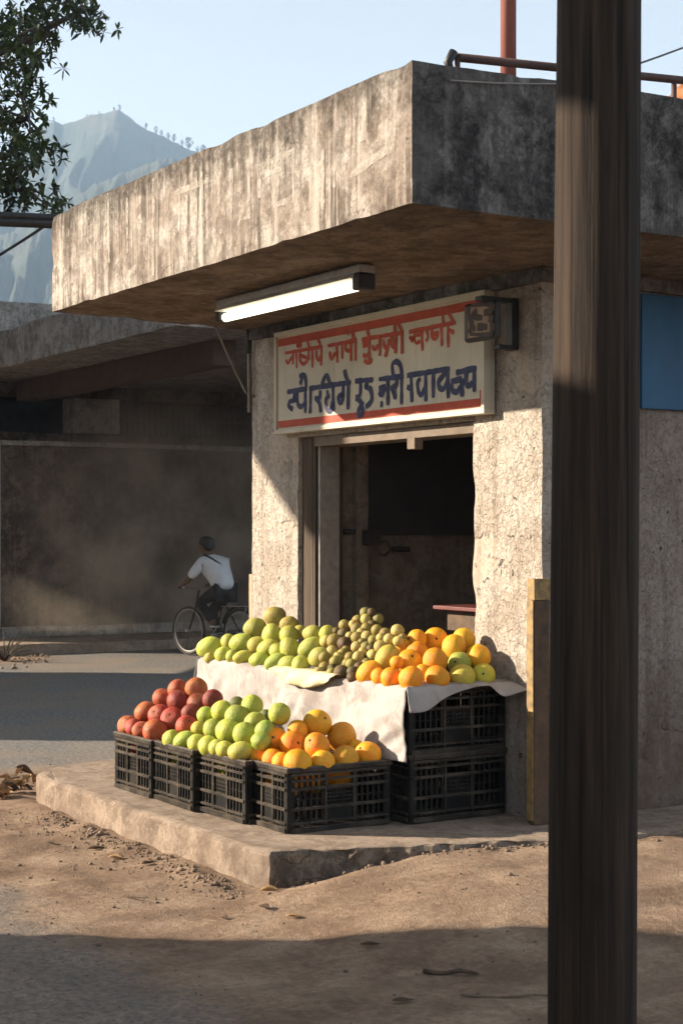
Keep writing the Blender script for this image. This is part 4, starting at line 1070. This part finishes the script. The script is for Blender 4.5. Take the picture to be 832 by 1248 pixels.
# ------------------------------------------------------------------ tree overhanging from the left
tx = CAM + FW * 15.2 + RT * -6.6
tr = thing('street_tree', 'dark leafy tree overhanging the street at the top left', 'tree', (tx.x, tx.y, 0))
clusters = []
def loc_(p): return Vector(p) - Vector((tx.x, tx.y, 0))
tk = MB().tube([(0, 0, -.3), (.05, .05, 1.5), (0, .2, 3), (.1, .3, 4.2)], [.28, .22, .19, .15], 12)
tips = []
inframe = [(2,30),(12,48),(4,70),(20,60),(30,40),(45,25),(26,20),(55,12),(70,6),(85,8),(98,20),(108,22),(104,12),(112,30),(48,55),(38,70),(10,95),(28,88),(46,72),(5,118),(20,112),(34,100),(15,135),(5,150),(22,128),(18,170),(8,165),(38,165),(52,182),(30,178),(46,195),(60,188),(14,182),(5,200),(12,215),(22,225),(8,235),(26,218),(16,245),(42,118),(50,245),(58,250),(62,243),(48,40),(60,22),(38,50),(0,60),(0,100),(3,20),(0,190),(0,225),(-15,40),(-20,90),(-25,140),(-18,200),(-30,10),(-35,60),(-40,180),(-20,250)]
for px, py in inframe:
    clusters.append((loc_(atd(px, py, 14 + random.uniform(-.7, .7))), .24 if py < 240 else .2))
for k in range(330):
    a = random.random() * 6.28; r_ = 3.1 * random.random() ** .45
    z = 5.9 + random.uniform(-1.9, 2.4); r_ *= 1 - .28 * abs(z - 5.9) / 2.4
    c = Vector((math.cos(a) * r_, math.sin(a) * r_, z)); w = c + Vector((tx.x, tx.y, 0)) - CAM
    dd = w.dot(FW); lx = 416 + 2000 * w.dot(RT) / dd
    if lx > -45: continue
    clusters.append((c, .3))
hubs = [Vector((.1, .3, 4.2))]
limbs = []
for ang, ln, zz in ((.2, 2.4, 6.3), (1.1, 2.2, 7.0), (2.2, 2.3, 6.2), (3.3, 2.0, 6.8), (4.3, 2.2, 6.0), (5.3, 2.3, 6.6)):
    e = Vector((math.cos(ang) * ln, math.sin(ang) * ln, zz)); limbs.append(e)
for tgt in ((60, 40), (25, 150), (15, 230), (100, 20)): limbs.append(loc_(atd(*tgt, 14)))
lb = MB()
lpts = []
for e in limbs:
    pts = []
    for i in range(8):
        s = i / 7; p = hubs[0].lerp(e, s); p.z += .5 * math.sin(s * 3.14) * .6; p += Vector(noise.noise_vector(p * 1.3)) * .14 * s
        pts.append(p)
    lb.tube(pts, [.11 * (1 - s_ / 8) + .006 for s_ in range(8)], 7); lpts += pts
lv = MB()
for c, rad in clusters:
    near = min(lpts, key=lambda p: (p - c).length)
    if (near - c).length < 2.2: lb.tube([near, near.lerp(c, .5) + Vector((0, 0, .06)), c], [.016, .011, .006], 5)
    small = rad < .28
    for w in range(10 if small else 5):
        gg = lambda: max(-1.4, min(1.4, random.gauss(0, 1)))
        o = c + Vector((gg(), gg(), gg() * .8)) * rad * .5
        axis = Vector((random.gauss(0, 1), random.gauss(0, 1), random.gauss(.1, .8))).normalized(); u = axis.orthogonal().normalized(); v_ = axis.cross(u)
        for q in range(7):
            an = 6.28 * q / 7 + random.uniform(-.3, .3)
            dirn = (u * math.cos(an) + v_ * math.sin(an) + axis * random.uniform(.05, .8)).normalized()
            L_ = random.uniform(.06, .105) if small else random.uniform(.1, .16); wd = L_ * random.uniform(.15, .21); sd = dirn.cross(Vector((random.gauss(0, .4), random.gauss(0, .4), 1))).normalized() * wd
            dn = Vector((0, 0, -L_ * .12))
            lv.add([o, o + dirn * L_ * .35 + sd * .9, o + dirn * L_ * .7 + sd * .8 + dn * .5, o + dirn * L_ + dn, o + dirn * L_ * .7 - sd * .8 + dn * .5, o + dirn * L_ * .35 - sd * .9], [(0, 1, 5), (1, 2, 4, 5), (2, 3, 4)])
tk.build('trunk', M['bark'], tr); lb.build('limbs', M['bark'], tr); lv.build('crown', M['leaf'], tr)

# ------------------------------------------------------------------ cyclist
hd = (RT * -.72 + FW * .69).normalized()      # riding away to the left
ang = math.atan2(hd.y, hd.x)
cp_ = CAM + (FW + RT * ((262 - 416) / 2000)) * 21.9; cp_.z = .01
def skin_obj(name, joints, edges, mat_, parent, sub=2):
    me = bpy.data.meshes.new(name); names = list(joints); idx = {n_: i for i, n_ in enumerate(names)}
    me.from_pydata([joints[n_][0] for n_ in names], [(idx[a], idx[b]) for a, b in edges], []); me.materials.append(mat_)
    o = bpy.data.objects.new(name, me); COL.objects.link(o); o.parent = parent
    o.modifiers.new('skin', 'SKIN').use_smooth_shade = True
    sv = me.skin_vertices[0].data
    for n_ in names:
        r_ = joints[n_][1]; sv[idx[n_]].radius = r_ if isinstance(r_, tuple) else (r_, r_)
    sv[0].use_root = True
    m = o.modifiers.new('sub', 'SUBSURF'); m.levels = sub; m.render_levels = sub
    return o
bike = thing('bicycle', 'black bicycle with rear carrier ridden past the compound wall', 'bicycle', tuple(cp_), None, ang)
def wheel(x):
    w = MB(); R_ = .33
    ring = lambda R, n=36: [(x + math.cos(6.28319 * k / n) * R, 0, R_ + math.sin(6.28319 * k / n) * R) for k in range(n + 1)]
    tyre = MB().tube(ring(R_ - .018), .018, 8, cap=False).build('tyre', M['black'], None)
    wl = MB().tube(ring(R_ - .045), .01, 6, cap=False)
    for k in range(16):
        a = 6.283 * k / 16; wl.tube([(x, .02 if k % 2 else -.02, R_), (x + math.cos(a) * (R_ - .045), 0, R_ + math.sin(a) * (R_ - .045))], .0022, 4)
    wl.tube([(x, -.05, R_), (x, .05, R_)], .022, 10)
    o = wl.build('wheel', M['alu'], bike); tyre.parent = o
wheel(-.5); wheel(.53)
MB().tube([(-.5, 0, .33), (-.05, 0, .30), (-.16, 0, .76), (-.5, 0, .33)], .013, 8).tube([(-.16, 0, .74), (.33, 0, .78), (.36, 0, .68), (-.05, 0, .30)], .015, 8).tube([(.32, 0, .88), (.40, 0, .6), (.53, 0, .33)], .015, 8).build('frame', M['black'], bike)
MB().tube([(.30, -.28, .93), (.42, -.22, .92), (.36, 0, .90), (.42, .22, .92), (.30, .28, .93)], .012, 8).build('handlebar', M['alu'], bike)
MB().ball((-.19, 0, .82), (.13, .07, .035), 12, 8).tube([(-.16, 0, .74), (-.18, 0, .81)], .013, 8).build('saddle', M['black'], bike)
cr_ = MB().tube([(-.2, -.06, .68), (-.75, -.06, .70), (-.75, .06, .70), (-.2, .06, .68)], .008, 6).tube([(-.7, -.07, .7), (-.5, -.05, .33)], .007, 6).tube([(-.7, .07, .7), (-.5, .05, .33)], .007, 6)
for k in range(4): cr_.tube([(-.3 - k * .11, -.06, .69), (-.3 - k * .11, .06, .69)], .006, 6)
cr_.build('carrier', M['alu'], bike)
MB().tube([(-.5 + math.cos(a) * .36, 0, .33 + math.sin(a) * .36) for a in [RAD(d) for d in range(20, 190, 10)]], .022, 6).build('mudguard', M['black'], bike)
MB().tube([(-.05, -.09, .30), (-.05, .09, .30)], .02, 8).tube([(-.05, -.09, .30), (.06, -.1, .18)], .009, 6).tube([(-.05, .09, .30), (-.16, .1, .42)], .009, 6).box(.01, .11, -.19, -.1, .165, .185).box(-.21, -.11, .1, .19, .405, .425).build('pedals', M['alu'], bike)

rider = thing('person', 'dark haired person in a white shirt cycling away with a strap across the back', 'person', tuple(cp_), None, ang)
skinm = simple('brown_skin', (.13, .07, .045), (.17, .095, .06), 8, .55, .1)
J = {'pelvis': ((-.17, 0, .90), .105), 'belly': ((-.12, 0, 1.03), .10), 'chest': ((.0, 0, 1.2), .12), 'neckb': ((.09, 0, 1.31), .065), 'neck': ((.14, 0, 1.37), .052), 'headl': ((.18, 0, 1.43), .075), 'head': ((.19, 0, 1.50), .09), 'crown': ((.18, 0, 1.57), .06), 'nose': ((.285, 0, 1.475), .018)}
E_ = [('pelvis','belly'),('belly','chest'),('chest','neckb'),('neckb','neck'),('neck','headl'),('headl','head'),('head','crown'),('head','nose')]
for s, sg_ in (('l', 1), ('r', -1)):
    J.update({'sh'+s: ((.05, .18*sg_, 1.25), .07), 'el'+s: ((.2, .27*sg_, 1.05), .045), 'wr'+s: ((.345, .245*sg_, .965), .029), 'pa'+s: ((.395, .235*sg_, .955), (.036, .022)),
              'hip'+s: ((-.13, .1*sg_, .86), .095), 'kn'+s: ((.2 if sg_ < 0 else .17, .12*sg_, .58 if sg_ < 0 else .72), .062), 'an'+s: ((.02 if sg_ < 0 else -.14, .13*sg_, .25 if sg_ < 0 else .48), .04), 'to'+s: ((.13 if sg_ < 0 else -.05, .14*sg_, .205 if sg_ < 0 else .445), .036), 'ear'+s: ((.18, .098*sg_, 1.49), .02)})
    E_ += [('chest','sh'+s),('sh'+s,'el'+s),('el'+s,'wr'+s),('wr'+s,'pa'+s),('pelvis','hip'+s),('hip'+s,'kn'+s),('kn'+s,'an'+s),('an'+s,'to'+s),('head','ear'+s)]
    for f_ in range(4):
        yy = .235*sg_ + (f_ - 1.5) * .019
        J['f1%s%d' % (s, f_)] = ((.425, yy, .945), .0095); J['f2%s%d' % (s, f_)] = ((.445, yy, .922), .009); J['f3%s%d' % (s, f_)] = ((.43, yy, .902), .008)
        E_ += [('pa'+s, 'f1%s%d' % (s, f_)), ('f1%s%d' % (s, f_), 'f2%s%d' % (s, f_)), ('f2%s%d' % (s, f_), 'f3%s%d' % (s, f_))]
    J['t1'+s] = ((.375, (.235 - .04)*sg_, .935), .011); J['t2'+s] = ((.405, (.235 - .048)*sg_, .912), .009); E_ += [('pa'+s, 't1'+s), ('t1'+s, 't2'+s)]
skin_obj('body', J, E_, skinm, rider)
white = simple('white_shirt', (.62, .63, .66), (.74, .75, .78), 9, .9, .4, .006)
JS = {'a': ((-.19, 0, .87), .155), 'b': ((-.15, 0, 1.0), .165), 'c': ((-.05, 0, 1.14), .178), 'd': ((.03, 0, 1.25), .155), 'e': ((.09, 0, 1.315), .085)}
ES = [('a','b'),('b','c'),('c','d'),('d','e')]
for s, sg_ in (('l', 1), ('r', -1)):
    JS['s'+s] = ((.05, .185*sg_, 1.25), .088); JS['u'+s] = ((.13, .235*sg_, 1.145), .075); JS['v'+s] = ((.21, .272*sg_, 1.045), .062)
    ES += [('d','s'+s),('s'+s,'u'+s),('u'+s,'v'+s)]
skin_obj('shirt', JS, ES, white, rider)
dk = simple('dark_trousers', (.02, .018, .018), (.04, .035, .035), 9, .9)
JT = {'p': ((-.18, 0, .87), (.14, .13))}; ET = []
for s, sg_ in (('l', 1), ('r', -1)):
    for k_, rr in (('hip', .108), ('kn', .076), ('an', .058)): JT[k_+s] = (J[k_+s][0], rr)
    ET += [('p','hip'+s),('hip'+s,'kn'+s),('kn'+s,'an'+s)]
skin_obj('trousers', JT, ET, dk, rider)
cap = MB().ball((.165, 0, 1.525), (.112, .105, .085), 16, 10).ball((.12, 0, 1.475), (.07, .09, .07), 14, 8)
cap.build('hair', M['black'], rider)
strap = []
for k in range(9):
    u = k / 8
    strap.append(Vector((-.11 - .05 * math.sin(u * 3.14) + .16 * u * 0 + .14 * (1 - u) - .02, .20 - .36 * u, 1.33 - .36 * u)))
MB().tube([(.05, .15, 1.36), (-.06, .12, 1.31), (-.15, .04, 1.23), (-.20, -.05, 1.14), (-.20, -.14, 1.05), (-.15, -.2, .98)], .02, 6).build('shoulder_strap', M['black'], rider)
MB().ball((-.02, -.235, .93), (.14, .05, .11), 12, 8).build('bag', M['black'], rider)

# ------------------------------------------------------------------ litter and gravel
def leaf_mesh(L, W, curl):
    mb = MB(); n_ = 7
    for i in range(n_):
        s = i / (n_ - 1); w = W * math.sin(math.pi * min(.98, max(.03, s)) ** .8); x = (s - .5) * L
        for j in (-1, -.5, 0, .5, 1):
            mb.v.append((x, j * w, curl * (abs(j) ** 2) * w * 2 + .25 * L * curl * (s - .4) ** 2 + .002))
    for i in range(n_ - 1):
        for j in range(4):
            a = i * 5 + j; mb.f.append((a, a + 5, a + 6, a + 1)); mb.mi.append(0); mb.sm.append(True)
    return mb
def litter(px, py, L, W, rz, label, mat_='dryleaf', curl=.5, tilt=0):
    L *= .62; W *= .55; curl *= .45
    p = onZ(px, py, 0); p = onZ(px, py, gz(p.x, p.y))
    o = leaf_mesh(L, W, curl).build('dry_leaf', M[mat_], solid=.002, loc=(p.x, p.y, gz(p.x, p.y) + .006)); o.rotation_euler = (tilt, 0, rz)
    tag(o, label, 'leaf', 'dry leaves on the dirt')
litter(141, 1047, .13, .04, .6, 'pale dry leaf lying below the middle of the platform face', curl=.8)
litter(118, 1036, .16, .03, 1.2, 'dark curled leaf just up and left of the pale leaf', 'darkleaf', 1.)
litter(62, 1029, .10, .03, .3, 'small dark leaf on the dirt near the platform left end', 'darkleaf', .8)
litter(329, 1091, .15, .045, .9, 'tan dry leaf at the foot of the broken platform corner', curl=1.)
litter(342, 1086, .13, .04, 1.9, 'curled brown leaf leaning against the broken platform corner', 'darkleaf', 1.2, .5)
litter(322, 1107, .11, .04, .2, 'dark leaf lying in front of the broken platform corner', 'darkleaf', .6)
litter(358, 1117, .12, .03, .8, 'narrow brown leaf right of the broken platform corner', curl=.7)
litter(165, 1096, .17, .012, .75, 'thin brown twig like leaf on the sunlit dirt', 'darkleaf', .2)
litter(273, 1121, .07, .03, .1, 'small dark leaf near the edge of the foreground shadow', 'darkleaf', .6)
litter(451, 1146, .13, .022, 1.0, 'curled leaf at the shadow edge in the middle of the dirt', 'darkleaf', 1.1)
litter(491, 1222, .13, .03, 1.1, 'dark leaf lowest in the shaded dirt', 'darkleaf', .5)
litter(180, 1053, .1, .03, 1.4, 'brown leaf against the gravel below the platform face', 'darkleaf', .9)
def twig(px, py, L, rz, r, label, mat_):
    p = onZ(px, py, .02); z = gz(p.x, p.y) + r + .002
    pts = [(p.x + math.cos(rz) * L * s, p.y + math.sin(rz) * L * s, z + .006 * math.sin(s * 9)) for s in [i / 6 - .5 for i in range(7)]]
    tag(MB().tube(pts, [r, r * 1.1, r, r * .9, r, r * .8, r * .5], 6).build('twig', mat_), label, 'twig')
twig(549, 1187, .21, 1.02, .009, 'short thick brown twig in the foreground shade', M['darkleaf'])
twig(628, 1213, .4, 1.02, .005, 'long thin pale twig in the foreground shade', M['stone'])
# heap of dry leaves left of the platform
hp = MB()
for k in range(150):
    px = random.gauss(25, 17); py = 977 - abs(random.gauss(0, 6))
    p = onZ(px, py, 0)
    if p.x > -3.4 and p.y > -1.7: continue
    hgt = random.uniform(0, .13) * math.exp(-((px - 28) / 24) ** 2)
    lf = leaf_mesh(random.uniform(.08, .15), random.uniform(.015, .03), random.uniform(.3, .8))
    Mx = Matrix.Translation((p.x, p.y, gz(p.x, p.y) + hgt + .01)) @ Matrix.Rotation(random.random() * 6.28, 4, 'Z') @ Matrix.Rotation(random.gauss(0, .5), 4, 'X') @ Matrix.Rotation(random.gauss(0, .35), 4, 'Y')
    hp.add([Mx @ Vector(v) for v in lf.v], lf.f, random.choice([0, 0, 1]), True)
tag(hp.build('leaf_litter', [M['dryleaf'], M['darkleaf']]), kind='stuff')
# gravel at the foot of the platform
gv = MB()
def pebble(x, y, r):
    c = Vector((x, y, gz(x, y) + r * .3)); sd = random.random() * 50
    gv.ball(c, (r, r * random.uniform(.6, 1), r * random.uniform(.4, .75)), 7, 5, Matrix.Rotation(random.random() * 6, 3, 'Z'), fn=lambda v: v * (1 + .7 * noise.noise(v * 1.5 + Vector((sd, 0, 0)))))
for k in range(1700):
    x = random.uniform(-3.3, .05); y = -1.70 - abs(random.gauss(0, .09))
    if random.random() < .25: y = -1.70 - abs(random.gauss(0, .45))
    if noise.noise(Vector((x * 2.5, y * 2.5, 4))) < -.12: continue
    pebble(x, y, min(.02, .002 + abs(random.expovariate(1 / .0028))))
for k in range(160):
    s = random.random(); x = .02 + s * .55 + abs(random.gauss(0, .05)); y = -1.55 + s * 1.75 + random.gauss(0, .05); pebble(x, y, min(.02, .003 + random.expovariate(1 / .004)))
for k in range(1500):
    x = random.uniform(-5, 3.4); y = random.uniform(-3.6, -.6)
    if -3.4 < x < .5 and y > -1.7 + max(0, x) * 3: continue
    pebble(x, y, .002 + min(.012, random.expovariate(1 / .0017)))
for k in range(260):
    p = onZ(random.uniform(-5, 60), random.gauss(798, 6), 0); pebble(p.x, p.y, .008 + min(.03, random.expovariate(1 / .008)))
tag(gv.build('gravel', M['stone']), kind='stuff')
# dry brush at the far left kerb
bs = thing('dry_bush', 'bare dry brush on the soil by the far kerb at the left edge', 'bush', tuple(onZ(6, 806, 0)))
bm_ = MB()
for k in range(26):
    a = random.random() * 6.28; l_ = random.uniform(.25, .55); q = Vector((math.cos(a) * l_ * .9, math.sin(a) * l_ * .9, l_ * random.uniform(.3, .9)))
    bm_.tube([(0, 0, 0), q * .5 + Vector((0, 0, .05)), q], [.01, .007, .003], 5)
bm_.build('branches', M['bark'], bs)

# ------------------------------------------------------------------ dust, haze
def mk_vol(name, col, dens, aniso=0., noise_fac=False, bounds=None):
    t = NT(name); pv = t.n('ShaderNodeVolumePrincipled'); pv.inputs['Color'].default_value = (*col, 1); pv.inputs['Anisotropy'].default_value = aniso
    if noise_fac:
        v = t.coord(); w = t.warp(v, .5, .9); n1 = t.noise(w, .8, 6, .6)
        f = t.ramp(n1, [(.46, 0.03), (.60, 1)])
        c = t.n('ShaderNodeTexCoord'); gy, gx, gzz = t.sep(c.outputs['Generated'])
        fall = t.math('MULTIPLY', t.ramp(gx, [(.3, 0), (.5, 1), (.72, 1), (1, .25)]), t.ramp(gy, [(0, 1), (.5, 1), (1, 0)]))
        fall = t.math('MULTIPLY', fall, t.ramp(gzz, [(0, .5), (.2, 1), (.6, .8), (1, 0)]))
        t.l(t.math('MULTIPLY', t.math('MULTIPLY', f, fall), dens * .62), pv.inputs['Density'])
    else: pv.inputs['Density'].default_value = dens
    t.l(pv.outputs[0], t.out.inputs['Volume']); return t.m
dx0, dx1, dy0, dy1 = -15.93, -11.6, yl - 3.5, yl + 6.5
sm = MB().box(0, dx1 - dx0, 0, dy1 - dy0, 0, 3.5)
so = sm.build('dust', mk_vol('road_dust', (.82, .70, .57), .9, .1, True)); so.location = (dx0, dy0, .32)
tag(so, kind='stuff')
hz = MB().box(-1300, 1300, -1300, 1300, -3, 252)
ho = hz.build('haze', mk_vol('valley_haze', (.52, .74, 1.0), .0005, .0)); tag(ho, kind='stuff')

# ------------------------------------------------------------------ light, world, camera
EL = math.atan(.38)
sun = bpy.data.lights.new('sun', 'SUN'); sun.energy = 5.0; sun.angle = RAD(.5); sun.color = (1, .86, .68)
so_ = bpy.data.objects.new('sun', sun); COL.objects.link(so_)
dirv = (SP - UP * .38).normalized(); so_.rotation_euler = dirv.to_track_quat('-Z', 'Y').to_euler()
W = bpy.data.worlds.new('World'); S.world = W; W.use_nodes = True
nt = W.node_tree; nt.nodes.clear()
sky = nt.nodes.new('ShaderNodeTexSky'); sky.sky_type = 'NISHITA'; sky.sun_disc = False; sky.sun_elevation = EL
sky.sun_rotation = math.atan2(-SP.x, -SP.y); sky.air_density = 1.0; sky.dust_density = .8; sky.ozone_density = 1.0; sky.altitude = 300
bg = nt.nodes.new('ShaderNodeBackground'); bg.inputs[1].default_value = .06
ow = nt.nodes.new('ShaderNodeOutputWorld'); hsv = nt.nodes.new('ShaderNodeHueSaturation'); hsv.inputs['Saturation'].default_value = .38; hsv.inputs['Value'].default_value = 1.15
nt.links.new(sky.outputs[0], hsv.inputs['Color']); nt.links.new(hsv.outputs[0], bg.inputs[0]); nt.links.new(bg.outputs[0], ow.inputs[0])

cam = bpy.data.cameras.new('camera'); co = bpy.data.objects.new('camera', cam); COL.objects.link(co); S.camera = co
co.location = CAM; co.rotation_euler = (math.pi / 2, 0, math.atan2(-FW.x, FW.y))
cam.sensor_fit = 'VERTICAL'; cam.sensor_height = 36; cam.sensor_width = 24; cam.lens = 2000 / 1248 * 36
cam.shift_y = 22 / 1248; cam.clip_start = .1; cam.clip_end = 6000
cam.dof.use_dof = True; cam.dof.focus_distance = 8.9; cam.dof.aperture_fstop = 10
S.view_settings.view_transform = 'Standard'; S.view_settings.look = 'None'; S.view_settings.gamma = 1; S.view_settings.exposure = 1.68
S.view_settings.use_curve_mapping = False
S.render.engine = 'CYCLES'; c = S.cycles
c.use_denoising = True; c.max_bounces = 6; c.diffuse_bounces = 3; c.glossy_bounces = 2; c.caustics_reflective = False; c.caustics_refractive = False; c.use_adaptive_sampling = True; c.adaptive_threshold = .025; c.transparent_max_bounces = 8; c.volume_bounces = 1
c.volume_step_rate = 3.0; c.volume_max_steps = 128
S.render.film_transparent = False
